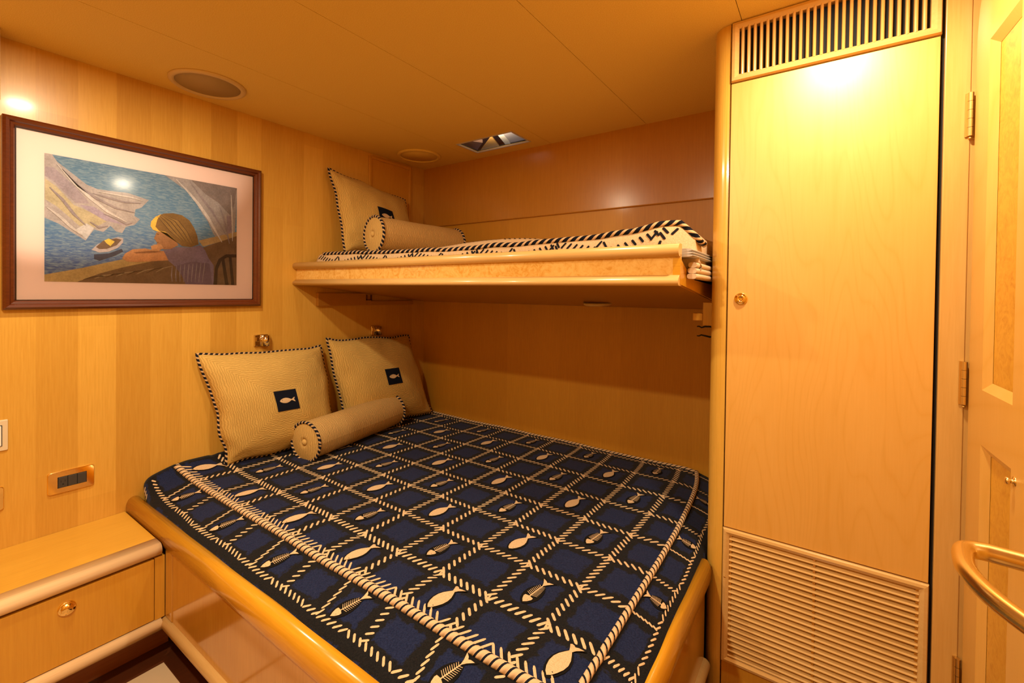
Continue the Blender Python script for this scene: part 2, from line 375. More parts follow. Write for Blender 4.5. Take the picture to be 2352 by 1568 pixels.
# ================================================================ DOWNLIGHTS (just above the frame, the last one added out of view)
for i, ((x, y), pw) in enumerate(DOWNLIGHTS):
    lab = ['round brass ceiling downlight over the low cabinet', 'round brass ceiling downlight in front of the tall cupboard', 'added round brass ceiling downlight out of view, for bounce light'][i]
    t_ = thing('downlight', lab, 'ceiling light', (x, y, CEIL), 'recessed ceiling downlights')
    b = MB(); b.lathe([(0.038, -.002), (0.040, -.009), (0.055, -.006), (0.060, 0.0), (0.038, 0.0)], (x, y, CEIL), (0, 0, 1)); obj('trim_ring', b, 'brass', t_)
    b = MB(); b.lathe([(0, -.0015), (0.037, -.0015)], (x, y, CEIL), (0, 0, 1)); obj('lens', b, 'white', t_)

# ================================================================ CEILING SPEAKERS
def speaker(cx, cy, R, lab, matm):
    t_ = thing('ceiling_speaker', lab, 'speaker', (cx, cy, CEIL), 'round speakers set into the ceiling')
    b = MB(); b.lathe([(R*.84, -.003), (R*.87, -.010), (R*.95, -.010), (R, -.004), (R, 0), (R*.84, 0)], (cx, cy, CEIL), (0, 0, 1), 48); obj('rim', b, matm[0], t_)
    b = MB(); b.lathe([(0, -.0045), (R*.845, -.0045), (R*.845, 0)], (cx, cy, CEIL), (0, 0, 1), 48); obj('grille', b, matm[1], t_)
    return t_
speaker(0.187, -1.343, 0.128, 'round beige ceiling speaker above the framed picture', ('rim', 'mesh'))
speaker(0.205, -0.250, 0.125, 'round ceiling speaker in the far corner above the upper bunk', ('ceiling', 'ceiling'))

# ================================================================ CEILING HATCH
t_ = thing('ceiling_hatch', 'small rectangular glazed hatch in the ceiling above the upper bunk', 'hatch', ((HX0+HX1)/2, (HY0+HY1)/2, CEIL))
b = MB()
for q in ((HX0-.004, HX0+.004, HY0-.004, HY1+.004), (HX1-.004, HX1+.004, HY0-.004, HY1+.004), (HX0+.004, HX1-.004, HY0-.004, HY0+.004), (HX0+.004, HX1-.004, HY1-.004, HY1+.004)):
    b.box(q[0], q[1], q[2], q[3], CEIL-.003, CEIL+.003)
M['hatch_edge'] = mat('hatch_edge', (0.55, 0.52, 0.58), .4); obj('frame', b, 'hatch_edge', t_)
b = MB()
for q in ((HX0-.20, HX0-.18, HY0-.02, .17), (HX1+.03, HX1+.05, HY0-.02, .17), (HX0-.2, HX1+.05, HY0-.04, HY0-.02), (HX0-.2, HX1+.05, .17, .19)):
    b.box(q[0], q[1], q[2], q[3], CEIL+.011, CEIL+.13)
b.box(HX0-.20, HX1+.05, HY0-.04, .19, CEIL+.13, CEIL+.14)
obj('shaft', b, 'black', t_)
hl = lamp((HX0+HX1)/2, HY0+.03, CEIL+.020, 4.0, .05, (1, .86, .68)); hl.rotation_euler = (math.radians(176), 0, 0)  # added fill lamp hidden in the shaft, stands for daylight on the shapes
M['h_tan'] = mat('hatch_tan', (0.85, 0.42, 0.09), .6); M['h_white'] = mat('hatch_white', (0.85, 0.75, 0.58), .6); M['h_grey'] = mat('hatch_grey', (0.42, 0.36, 0.33), .5)
M['h_blue'] = mat('hatch_blue', (0.20, 0.30, 0.42), .5); M['h_brown'] = mat('hatch_brown', (0.22, 0.11, 0.06), .5)
b = MB()
for i, P in enumerate(([(0.452, 0.019), (0.654, -0.138), (0.592, 0.017)], [(0.695, -0.138), (0.73, -0.14), (0.691, -0.022), (0.672, 0.016), (0.639, 0.012)],
                       [(0.73, -0.14), (0.79, -0.15), (0.80, -0.06), (0.81, 0.007), (0.68, 0.004), (0.691, -0.022)], [(0.43, -0.124), (0.508, -0.14), (0.546, -0.082), (0.438, 0.004)])):
    b.mi = i
    # each piece sits a few centimetres above the opening, seen through the glass
    b.prism(P, CEIL+.06, CEIL+.066+.004*i, 'z')
obj('view_shapes', b, ['h_tan', 'h_white', 'h_grey', 'h_brown'], t_)  # plain coloured shapes standing in for the view through the glass
b = MB(); b.poly([(HX0+.004, HY0+.004, CEIL+.005), (HX0+.004, HY1-.004, CEIL+.005), (HX1-.004, HY1-.004, CEIL+.005), (HX1-.004, HY0+.004, CEIL+.005)]); obj('pane', b, 'glass', t_, recalc=False)

# ================================================================ FRAMED PICTURE
t_ = thing('framed_picture', 'mahogany-framed picture of a child looking out at the sea on the left wall', 'picture', (0, -1.46, -.075))
Y0, Y1, Z0, Z1 = -1.862, -1.058, -0.074, 0.552
fw = 0.030
def frame_side(b, A, B, inA, inB):
    prof = [(0, .0), (0, .020), (.25, .026), (.5, .024), (.62, .017), (.85, .015), (1, .008), (1, 0)]
    P = [[b.bm.verts.new((h, a[0]+(c_[0]-a[0])*s_, a[1]+(c_[1]-a[1])*s_)) for s_, h in prof] for a, c_ in ((A, inA), (B, inB))]
    for i in range(len(prof)-1): b.face([P[0][i], P[1][i], P[1][i+1], P[0][i+1]])
o4 = [(Y0, Z0), (Y1, Z0), (Y1, Z1), (Y0, Z1)]; i4 = [(Y0+fw, Z0+fw), (Y1-fw, Z0+fw), (Y1-fw, Z1-fw), (Y0+fw, Z1-fw)]
b = MB()
for i in range(4): frame_side(b, o4[i], o4[(i+1) % 4], i4[i], i4[(i+1) % 4])
obj('frame', b, 'frame', t_)
b = MB(); b.box(0.006, 0.0085, Y0+fw-.003, Y0+fw+.002, Z0+fw, Z1-fw); b.box(0.006, 0.0085, Y1-fw-.002, Y1-fw+.003, Z0+fw, Z1-fw)
b.box(0.006, 0.0085, Y0+fw, Y1-fw, Z1-fw-.002, Z1-fw+.003); b.box(0.006, 0.0085, Y0+fw, Y1-fw, Z0+fw-.003, Z0+fw+.002); obj('inner_lip', b, 'black', t_)
b = MB(); b.box(0.001, 0.005, Y0+.02, Y1-.02, Z0+.02, Z1-.02); obj('mat_board', b, 'matboard', t_)
PY0, PW, PZ0, PH = -1.765, 0.607, 0.020, 0.434
ART = {
'cur1': [(0.0,1.0),(0.03,1.0),(0.051,0.949),(0.119,0.869),(0.175,0.804),(0.224,0.779),(0.287,0.781),(0.366,0.786),(0.407,0.772),(0.473,0.749),(0.435,0.673),(0.404,0.65),(0.399,0.592),(0.427,0.567),(0.399,0.512),(0.357,0.488),(0.339,0.431),(0.31,0.44),(0.283,0.484),(0.25,0.426),(0.208,0.44),(0.171,0.343),(0.112,0.401),(0.059,0.459),(0.018,0.486),(0.0,0.498)],
'fold_y': [(0.002,0.804),(0.048,0.753),(0.12,0.624),(0.191,0.581),(0.265,0.518),(0.208,0.454),(0.143,0.459),(0.104,0.518),(0.051,0.594),(0.002,0.641)],
'fold_v': [(0.002,0.896),(0.036,0.901),(0.086,0.829),(0.143,0.742),(0.191,0.65),(0.127,0.641),(0.086,0.705),(0.043,0.781),(0.002,0.825)],
'fold_v2': [(0.143,0.631),(0.208,0.629),(0.283,0.553),(0.362,0.498),(0.257,0.525),(0.191,0.581)],
'fold_w': [(0.12,0.417),(0.175,0.486),(0.208,0.454),(0.175,0.357)],
'cur2': [(0.555,1.0),(0.633,1.0),(0.707,1.0),(1.0,1.0),(0.995,0.753),(0.984,0.468),(0.99,0.318),(0.941,0.329),(0.886,0.408),(0.843,0.512),(0.809,0.622),(0.753,0.744),(0.718,0.853),(0.654,0.912)],
'cur2d': [(0.707,1.0),(1.0,1.0),(0.982,0.825),(0.957,0.707),(0.878,0.82),(0.791,0.889)],
'cur2v': [(0.932,0.703),(0.964,0.71),(0.977,0.468),(0.928,0.498),(0.934,0.599)],
'wall_top': [(0.0,0.053),(0.152,0.115),(0.344,0.207),(0.502,0.207),(0.344,0.136),(0.232,0.074),(0.132,0.0),(0.0,0.0)],
'wall_topR': [(0.753,0.426),(1.0,0.551),(1.0,0.498),(0.886,0.431),(0.781,0.371)],
'wall_face': [(0.132,0.0),(0.232,0.074),(0.344,0.136),(0.502,0.207),(0.583,0.221),(0.82,0.389),(1.0,0.507),(1.0,0.0),(0.455,0.0)],
'boat_sh': [(0.208,0.233),(0.275,0.249),(0.336,0.295),(0.344,0.272),(0.3,0.228),(0.232,0.182),(0.208,0.196)],
'boat': [(0.196,0.27),(0.224,0.32),(0.275,0.364),(0.318,0.394),(0.344,0.387),(0.343,0.35),(0.318,0.3),(0.275,0.263),(0.232,0.251)],
'boat_in': [(0.216,0.295),(0.249,0.353),(0.31,0.382),(0.336,0.373),(0.313,0.323),(0.267,0.286),(0.232,0.279)],
'boat_y': [(0.254,0.355),(0.275,0.376),(0.303,0.353),(0.283,0.311),(0.265,0.332)],
'dress': [(0.547,0.304),(0.624,0.346),(0.703,0.353),(0.764,0.382),(0.792,0.341),(0.815,0.263),(0.848,0.191),(0.848,0.0),(0.677,0.0),(0.651,0.09),(0.614,0.166),(0.573,0.221)],
'dress2': [(0.614,0.166),(0.71,0.217),(0.822,0.207),(0.84,0.0),(0.677,0.0),(0.651,0.09)],
'chair1': [(0.845,0.0),(0.857,0.175),(0.88,0.26),(0.928,0.311),(0.999,0.318),(0.999,0.286),(0.934,0.279),(0.898,0.242),(0.875,0.157),(0.87,0.0)],
'chair2': [(0.898,0.251),(0.916,0.272),(0.947,0.0),(0.923,0.0)], 'chair3': [(0.947,0.283),(0.965,0.286),(0.985,0.0),(0.964,0.0)],
'arm': [(0.338,0.214),(0.353,0.256),(0.389,0.297),(0.455,0.313),(0.488,0.304),(0.552,0.3),(0.567,0.256),(0.578,0.217),(0.502,0.203),(0.409,0.187),(0.362,0.187)],
'arm2': [(0.394,0.27),(0.483,0.295),(0.552,0.295),(0.483,0.274),(0.409,0.263)],
'face': [(0.512,0.465),(0.506,0.435),(0.499,0.405),(0.507,0.398),(0.509,0.386),(0.517,0.376),(0.515,0.362),(0.526,0.340),(0.552,0.316),(0.593,0.325),(0.634,0.366),(0.603,0.447),(0.552,0.488)],
'hand': [(0.483,0.336),(0.502,0.353),(0.537,0.362),(0.552,0.329),(0.522,0.297),(0.488,0.297)],
'hair': [(0.483,0.518),(0.486,0.562),(0.507,0.606),(0.552,0.645),(0.603,0.659),(0.654,0.65),(0.697,0.611),(0.725,0.546),(0.745,0.468),(0.753,0.389),(0.708,0.357),(0.656,0.359),(0.613,0.406),(0.572,0.477),(0.517,0.475),(0.493,0.488)],
'hair_y': [(0.481,0.518),(0.484,0.56),(0.507,0.606),(0.537,0.636),(0.517,0.583),(0.507,0.516),(0.527,0.482),(0.562,0.479),(0.634,0.382),(0.572,0.468),(0.517,0.475),(0.493,0.488)]}
ARTC = {'cur1': (.40,.36,.37), 'fold_y': (.46,.40,.28), 'fold_v': (.34,.29,.34), 'fold_v2': (.36,.30,.40), 'fold_w': (.55,.53,.55), 'cur2': (.34,.31,.32), 'cur2d': (.24,.20,.20),
 'cur2v': (.28,.23,.28), 'wall_top': (.42,.30,.13), 'wall_topR': (.40,.29,.15), 'wall_face': (.17,.105,.06), 'boat_sh': (.05,.06,.10), 'boat': (.46,.40,.42), 'boat_in': (.17,.11,.08),
 'boat_y': (.70,.52,.10), 'dress': (.20,.155,.24), 'dress2': (.15,.11,.17), 'chair1': (.055,.035,.025), 'chair2': (.055,.035,.025), 'chair3': (.055,.035,.025), 'arm': (.50,.25,.12), 'arm2': (.26,.12,.06),
 'face': (.36,.18,.09), 'hand': (.52,.27,.13), 'hair': (.20,.115,.045), 'hair_y': (.72,.45,.09)}
def pastel(name, c):
    m = mat(name, c, 0.8, spec=0.1); k = NT(m); v, _ = k.coords((1, 1, 1)); nz = k.noise(v, 160, 3, .7); n4 = k.noise(v, 28, 3, .6)
    a = k.math('ADD', k.math('MULTIPLY', nz, .5), k.math('MULTIPLY', n4, .5))
    k.l(k.ramp(a, [(0.35, tuple(x*.78 for x in c)), (0.65, tuple(min(1, x*1.22) for x in c))]), k.b.inputs['Base Color']); return m
sea = mat('pastel_sea', (.08, .2, .4), 0.8, spec=0.1); k = NT(sea)
gm = k.n('ShaderNodeNewGeometry'); sp = k.n('ShaderNodeSeparateXYZ'); k.l(gm.outputs['Position'], sp.inputs[0])
mp = k.n('ShaderNodeMapping'); mp.inputs['Rotation'].default_value = (math.radians(-14), 0, 0); mp.inputs['Scale'].default_value = (1, 22, 110); k.l(gm.outputs['Position'], mp.inputs[0])
wv = k.noise(mp.outputs[0], 2.0, 3, 0.6, .8)
gz = k.math('DIVIDE', k.math('SUBTRACT', sp.outputs[2], PZ0+E), PH, True)
base = k.ramp(gz, [(0.1, (.065, .11, .30)), (0.55, (.10, .23, .40)), (1.0, (.11, .205, .32))])
k.l(k.mix(k.ramp(wv, [(.42, (0, 0, 0)), (.62, (.75, .75, .75))]), base, (.26, .36, .44)), k.b.inputs['Base Color']); M['sea'] = sea
b = MB(); names = ['sea']
def apoly(P, lev):
    b.poly([(0.0055+lev*.00006, PY0+a*PW, PZ0+c_*PH) for a, c_ in P])
b.mi = 0; apoly([(0, 0), (1, 0), (1, 1), (0, 1)], 0)
for i, kx in enumerate(ART):
    M['art_'+kx] = pastel('pastel_'+kx, ARTC[kx]); names.append('art_'+kx); b.mi = i+1; apoly(ART[kx], i+1)
def strip(pts, w0, mname, lev):
    # a pencil stroke: thin tapering band along a polyline
    if mname not in names: names.append(mname)
    b.mi = names.index(mname); n = len(pts); L, Rr = [], []
    for i, (a, c_) in enumerate(pts):
        p0, p1 = pts[max(0, i-1)], pts[min(n-1, i+1)]; dx_, dy_ = p1[0]-p0[0], p1[1]-p0[1]; q = math.hypot(dx_, dy_) or 1
        ww = w0*math.sin(PI*(i+.35)/(n-.3)); L.append((a-dy_/q*ww, c_+dx_/q*ww*1.4)); Rr.append((a+dy_/q*ww, c_-dx_/q*ww*1.4))
    apoly(L+Rr[::-1], lev)
for k_, c_ in (('lit', (.54,.50,.50)), ('shade', (.28,.24,.27)), ('strand', (.34,.21,.07)), ('dark', (.10,.06,.035)), ('haze', (.30,.22,.13))): M['art_'+k_] = pastel('pastel_'+k_, c_)
for P_, w_, m_ in (([(.05,.93),(.12,.80),(.19,.70),(.27,.60),(.36,.53)], .009, 'art_lit'), ([(.07,.90),(.14,.78),(.22,.70),(.31,.64),(.40,.62)], .007, 'art_shade'), ([(.02,.74),(.07,.66),(.12,.55),(.17,.47)], .008, 'art_shade'),
    ([(.20,.74),(.27,.72),(.35,.70),(.43,.71)], .006, 'art_shade'), ([(.22,.76),(.30,.755),(.38,.75),(.44,.735)], .005, 'art_lit'), ([(.01,.58),(.06,.52),(.11,.44),(.16,.38)], .008, 'art_lit'), ([(.25,.58),(.31,.55),(.36,.51),(.39,.53)], .005, 'art_shade'),
    ([(.19,.50),(.23,.46),(.27,.48)], .006, 'art_shade'), ([(.62,.98),(.69,.88),(.75,.78),(.81,.66),(.86,.53),(.90,.43)], .010, 'art_lit'), ([(.70,.98),(.76,.86),(.83,.74),(.88,.62),(.93,.50)], .007, 'art_shade'),
    ([(.88,.80),(.91,.68),(.93,.56),(.95,.42)], .006, 'art_shade'), ([(.96,.92),(.965,.75),(.97,.6),(.97,.45)], .006, 'art_lit')): strip(P_, w_, m_, 27)
for q in range(13):
    u_ = q/12; strip([(.515+.05*u_, .615+.03*u_-.02*u_*u_), (.545+.09*u_, .56+.035*u_), (.585+.10*u_, .49+.01*u_), (.64+.08*u_, .42-.03*u_)], .0018, 'art_strand' if q % 3 else 'art_dark', 28)
strip([(.512,.455),(.520,.450),(.528,.452)], .003, 'art_dark', 28); strip([(.513,.378),(.520,.376),(.527,.379)], .002, 'art_dark', 28)
for q in range(9): strip([(.60+.022*q, .02), (.595+.024*q, .08+.01*q), (.60+.024*q, .17+.006*q)], .003, 'art_shade', 28)
for q in range(8): strip([(.16+.05*q, .02+.012*q), (.20+.05*q, .045+.014*q), (.25+.05*q, .055+.016*q)], .004, 'art_haze' if q % 2 else 'art_dark', 28)
obj('print', b, names, t_, recalc=False)
b = MB(); b.poly([(0.0090, Y0+fw-.004, Z0+fw-.004), (0.0090, Y1-fw+.004, Z0+fw-.004), (0.0090, Y1-fw+.004, Z1-fw+.004), (0.0090, Y0+fw-.004, Z1-fw+.004)]); obj('glass', b, 'glass', t_, recalc=False)

# ================================================================ OUTLETS AND SWITCHES ON THE LEFT WALL
def plate(b, y0, y1, z0, z1, th, rd):
    pts = arc(y1-rd, z1-rd, rd, 0, 90, 4)+arc(y0+rd, z1-rd, rd, 90, 180, 4)+arc(y0+rd, z0+rd, rd, 180, 270, 4)+arc(y1-rd, z0+rd, rd, 270, 360, 4)
    cy, cz = (y0+y1)/2, (z0+z1)/2; lev = [(0, 1.0), (th*.6, 1.0), (th, .955)]
    R = []
    for h, sc in lev:
        R.append([b.bm.verts.new((h, cy+(p[0]-cy)*(1-(1-sc)*.6), cz+(p[1]-cz)*sc)) for p in pts])
    n = len(pts)
    for A, B in zip(R, R[1:]):
        for i in range(n): b.face([A[i], A[(i+1) % n], B[(i+1) % n], B[i]], True)
    b.face(R[-1])
def outlet(y0, y1, z0, z1, lab):
    t_ = thing('wall_outlet', lab, 'outlet', (0, (y0+y1)/2, z0), 'brass outlet plates on the left wall')
    b = MB(); plate(b, y0, y1, z0, z1, 0.007, .008); obj('face_plate', b, 'brass', t_)
    ya, yb = y0+.026, y1-.022; za, zb = z0+.020, z1-.020; w3 = (yb-ya)/3
    b = MB(); b.box(0.006, 0.0082, ya-.001, yb+.001, za-.001, zb+.001); obj('insert_frame', b, 'black', t_)
    for i in range(3):
        b = MB(); b.box(0.007, 0.0105, ya+w3*i+.0006, ya+w3*(i+1)-.0006, za, zb, .001)
        s_ = obj('socket' if i == 0 else 'blank_insert', b, 'plastic', t_)
        if i == 0:
            c_ = ya+w3*.5; b = MB()
            b.box(.0100, .0108, c_-.0058, c_-.0046, .003+(za+zb)/2-.002, (za+zb)/2+.008); b.box(.0100, .0108, c_+.0046, c_+.0058, .003+(za+zb)/2-.002, (za+zb)/2+.008)
            b.lathe([(0, .0008), (.0022, .0008), (.0022, 0)], (.0100, c_, (za+zb)/2-.0065), (1, 0, 0), 12); obj('slot', b, 'black', s_)
outlet(-1.758, -1.637, -0.716, -0.640, 'brass power outlet plate with dark inserts above the low cabinet')
outlet(-1.975, -1.857, -0.722, -0.646, 'brass outlet plate cut off by the left edge of the photo')
t_ = thing('light_switch', 'cream switch plate with white rocker at the left edge', 'switch', (0, -1.88, -.53))
b = MB(); plate(b, -1.925, -1.848, -0.531, -0.431, .006, .003); obj('face_plate', b, 'cream', t_)
b = MB(); b.box(.0055, .0068, -1.912, -1.861, -.515, -.447); obj('rocker_frame', b, 'black', t_)
b = MB(); b.box(.0060, .0100, -1.910, -1.863, -.513, -.449, .001); obj('rocker', b, 'white', t_)

# ================================================================ POLISHED WALL FITTINGS
def fitting(y, z, lab):
    t_ = thing('wall_fitting', lab, 'fitting', (0, y, z-.028), 'polished fittings on the left wall')
    b = MB(); b.box(0.0, 0.012, y-.036, y+.026, z-.027, z+.027, .003); obj('back_plate', b, 'chrome', t_)
    b = MB(); b.prism(arc(y+.008, 0.012, .020, 0, 180, 12)+[(y-.012, 0.0), (y+.028, 0.0)], 0, 1, 'z')
    b = MB(); pr = [(0.0, y-.010), (0.0, y+.032)]+[(0.008+.030*math.sin(math.radians(a)), y+.011+.021*math.cos(math.radians(a))) for a in range(0, 181, 15)]
    b.prism([(p[0], p[1]) for p in pr], z-.026, z+.024, 'z', True); obj('drum', b, 'chrome', t_)
    b = MB(); b.box(0.012, 0.016, y-.030, y-.014, z-.004, z+.016, .001); obj('catch', b, 'chrome', t_)
fitting(-1.045, -0.236, 'polished metal wall fitting below the picture, above the front pillow')
fitting(-0.392, -0.229, 'polished metal wall fitting in shade under the upper bunk')

# ================================================================ LOW CABINET
NY1 = -1.548; NY0 = YF+.002
t_ = thing('low_cabinet', 'low maple cabinet with rounded front edge against the left wall', 'cabinet', (0.19, -2.1, FL))
b = MB(); b.box(0.001, 0.317, NY0, NY1, -0.885, -0.851); obj('top', b, 'top', t_)
b = MB(); pr = [(.318, -.8885), (.318, -.8503)]+[(p[0], p[1]) for p in arc(.360, -.8705, .0205, 90, -90, 14)]
b.prism(pr, NY0, NY1, 'y', True); obj('edge_moulding', b, 'solid_y', t_)
b = MB(); b.box(0.001, 0.352, NY0, NY1, -1.105, -.885); b.box(0.352, 0.3718, NY1-.018, -1.5385, -1.10, -.893); obj('body', b, 'drawer', t_)
b = MB(); b.box(0.345, 0.3535, NY0, NY1-.012, -1.103, -.893); obj('gap', b, 'black', t_)
d_ = None
for (a, c_) in ((-2.12, NY1-.0195), (NY0+.01, -2.124)):
    b = MB(); b.box(0.3535, 0.371, a, c_, -1.0985, -.8965, .001); dr = obj('drawer', b, 'drawer', t_)
    if d_ is None:
        d_ = dr; b = MB(); b.lathe([(.0205, 0), (.0205, .003), (.018, .006), (.0145, .004), (.0135, .007), (.0125, .010), (.0, .011)], (.371, -1.777, -.939), (1, 0, 0), 28); obj('knob', b, 'brass', dr)
b = MB(); pr = arc(.372, -1.120, .019, 90, -90, 10)+[(.34, -1.139), (.34, -1.101)]
b.prism(pr, NY0, -1.549, 'y', True); obj('bottom_moulding', b, 'solid_y', t_)
b = MB(); b.box(0.001, 0.285, NY0, -1.50, FL+.0005, -1.125); obj('plinth', b, 'plinth', t_)

# ================================================================ BED
t_ = thing('bed_base', 'built-in maple double bed base with rounded honey rails', 'bed', (0.95, -.76, FL))
def rrect(cy, cz, ry, rz, n=24, p=2.6):
    return [(cy+ry*math.copysign(abs(math.cos(2*PI*i/n))**(2/p), math.cos(2*PI*i/n)), cz+rz*math.copysign(abs(math.sin(2*PI*i/n))**(2/p), math.sin(2*PI*i/n))) for i in range(n)]
b = MB(); b.prism(rrect(-1.520, -.842, .026, .041, p=2.2), 0.001, 1.905, 'x', True); obj('front_rail', b, 'honey', t_)
b = MB(); b.prism(rrect(1.890, -.842, .020, .041, p=2.2), -1.50, -.652, 'y', True); obj('foot_rail', b, 'honey_y', t_)
b = MB(); b.box(0.374, 1.895, -1.535, -1.49, -1.135, -.86); b.box(1.86, 1.893, -1.53, -.655, -1.135, -.86); obj('side_panel', b, 'panel', t_)
b = MB(); b.box(0.374, 0.428, -1.5375, -1.534, -1.10, -.86, .001); obj('post', b, 'panel', t_)
b = MB(); pr = [(-1.535+(.372-p[0]), p[1]) for p in arc(.372, -1.120, .019, 90, -90, 10)]+[(-1.50, -1.139), (-1.50, -1.101)]
b.prism(pr, .374, 1.90, 'x', True); b.prism(arc(1.893, -1.120, .019, 90, -90, 10)+[(1.86, -1.139), (1.86, -1.101)], -1.53, -.655, 'y', True); obj('bottom_moulding', b, 'solid_x', t_)
b = MB(); b.box(0.001, 1.84, -1.47, -.002, -.985, -.955); obj('platform', b, 'under', t_)
b = MB(); b.box(0.30, 1.85, -1.47, -.60, FL+.0005, -1.13); obj('plinth', b, 'dark_wood', t_)

# ---- mattress in its woven cover
BX, BT = 1.80, 1.365
PROF = [(0, 0, 0), (.04, .039, .006), (.08, .078, .013), (.12, .117, .021), (.14, .136, .028), (.155, .149, .037), (.165, .155, .045), (.178, .158, .058), (.20, .150, .075), (.25, .115, .10)]
def wav(x, y): return .0050*noise.noise(Vector((x*3.1, y*3.1, .3)))+.0012*noise.noise(Vector((x*11, y*11, 1.3)))
def S(s_, t2):
    """cloth point for cloth coordinates s (along x) and t (towards the viewer), metres"""
    ds = max(0, s_-BX); dt = max(0, t2-BT); s1 = min(s_, BX); t1 = min(t2, BT)
    y = -t1*.996-.006; xr = 1.803-.085*math.exp(y/.28); x = .004+s1/BX*(xr-.004)
    ox, dx = interp(PROF, ds); oy, dy = interp(PROF, dt)
    head = math.exp(-x/.085); oy *= 1-.38*math.exp(-x/.12)
    y -= .028*head*(t1/BT)
    z = -.765+.052*head*sm(.2, 1.2, t1)+wav(x, y)-.012*sm(.35, 0, t1)
    z -= .010*math.exp(-((t1-1.225)/.010)**2)*.5          # seam across the cloth
    edge = .006*(sm(.05, 0, BT-t1)+sm(.05, 0, BX-s1))*-1
    z += edge
    wz = .006*noise.noise(Vector((s_*7, t2*7, 4.0)))*sm(0, .08, ds+dt)
    return Vector((min(x+ox*.60+wz*(ds > 0), 1.884+.05*sm(-.64, -.70, y)), y-oy-wz*(dt > 0), z-max(dx, dy)))
def SN(s_, t2):
    h = .004; a = S(s_+h, t2)-S(s_-h, t2); c_ = S(s_, t2+h)-S(s_, t2-h); n_ = c_.cross(a)
    n_.normalize(); return n_ if n_.z > -.3 else -n_
LP = 0.1672
def lat2st(i, j):
    """lattice node -> cloth coordinates"""
    t2 = 1.045-.1672*j; s_ = 1.168+LP*i-.05*(t2-1.045)
    return s_, t2
def st2lat(s_, t2): return ((s_-1.168+.05*(t2-1.045))/LP, (1.045-t2)/LP)
thm = thing('mattress', 'thick mattress in navy cover woven with fish and rope lattice on the lower bed', 'mattress', (.95, -.7, -.955))
b = MB(); NU, NV = 150, 130; SMX, TMX = BX+.25, BT+.25
ss = [i/NU*SMX for i in range(NU+1)]; tt = [j/NV*TMX for j in range(NV+1)]
def uvB(a, c_):
    s_, t2 = a*SMX, c_*TMX
    if t2 > BT: u_, v_ = st2lat(s_, BT)[0], (BT-t2)/.125
    elif s_ > BX: u_, v_ = (s_-BX)/.125, st2lat(BX, t2)[1]
    else: u_, v_ = st2lat(s_, t2)
    return (u_, v_)
V = b.grid(NU, NV, lambda a, c_: S(a*SMX, c_*TMX), True, uvB)
# hanging skirt down to the platform and bottom
rim_ = [V[0][j] for j in range(NV+1)]+[V[i][NV] for i in range(1, NU+1)]+[V[NU][j] for j in range(NV-1, -1, -1)]+[V[i][0] for i in range(NU-1, 0, -1)]
low = [b.bm.verts.new((min(max(v_.co.x, .004), 1.838), min(max(v_.co.y, -1.465), -.004), -.953)) for v_ in rim_]
for i in range(len(rim_)):
    j = (i+1) % len(rim_); b.face([rim_[i], rim_[j], low[j], low[i]], True, [(.02, .02)]*4)
b.face(low)
def on(s_, t2, h):
    return S(s_, t2)+SN(s_, t2)*h
def stroke(s_, t2, ds, dt, L, wdt, h=.0022, mi=1):
    """one embroidered stitch: an elongated dome"""
    b.mi = mi; n_ = math.hypot(ds, dt); ds /= n_; dt /= n_; ps, pt = -dt, ds; ring = []
    for a in range(8):
        an = 2*PI*(a+.5)/8; ca, sa = math.cos(an), math.sin(an)
        u_ = math.copysign(abs(ca)**.45, ca)*L/2; v_ = math.copysign(abs(sa)**.8, sa)*wdt/2
        ring.append(b.bm.verts.new(on(s_+ds*u_+ps*v_, t2+dt*u_+pt*v_, h*.45)))
    a_ = b.bm.verts.new(on(s_+ds*L*.3, t2+dt*L*.3, h)); c_ = b.bm.verts.new(on(s_-ds*L*.3, t2-dt*L*.3, h))
    R = ring
    for q in ([R[0], R[1], a_], [R[7], R[0], a_], [R[6], R[7], a_], [R[3], R[4], c_], [R[4], R[5], c_], [R[2], R[3], c_], [R[1], R[2], c_, a_], [R[5], R[6], a_, c_]): b.face(q, True)
FISH = [(-.5, 0), (-.44, .075), (-.34, .135), (-.2, .18), (-.05, .185), (.08, .15), (.2, .085), (.28, .035), (.36, .075), (.44, .135), (.52, .17), (.49, .06), (.44, 0)]
FISH = FISH+[(x_, -y_) for x_, y_ in FISH[-2:0:-1]]
def flat(P, h, mi):
    b.mi = mi; b.face([b.bm.verts.new(on(p[0], p[1], h)) for p in P])
def place(P, s_, t2, ang, L, wide=1.0):
    c_, n_ = math.cos(ang), math.sin(ang)
    return [(s_+(x_*c_-y_*wide*n_)*L, t2+(x_*n_+y_*wide*c_)*L) for x_, y_ in P]
def grow(P, k_): return [(x_*(1+k_*.35)+math.copysign(k_*.05, x_), y_*(1+k_)+math.copysign(.04*k_*5*(.3 if abs(y_) < .05 else .5), y_) if abs(y_) > 0 else y_) for x_, y_ in P]
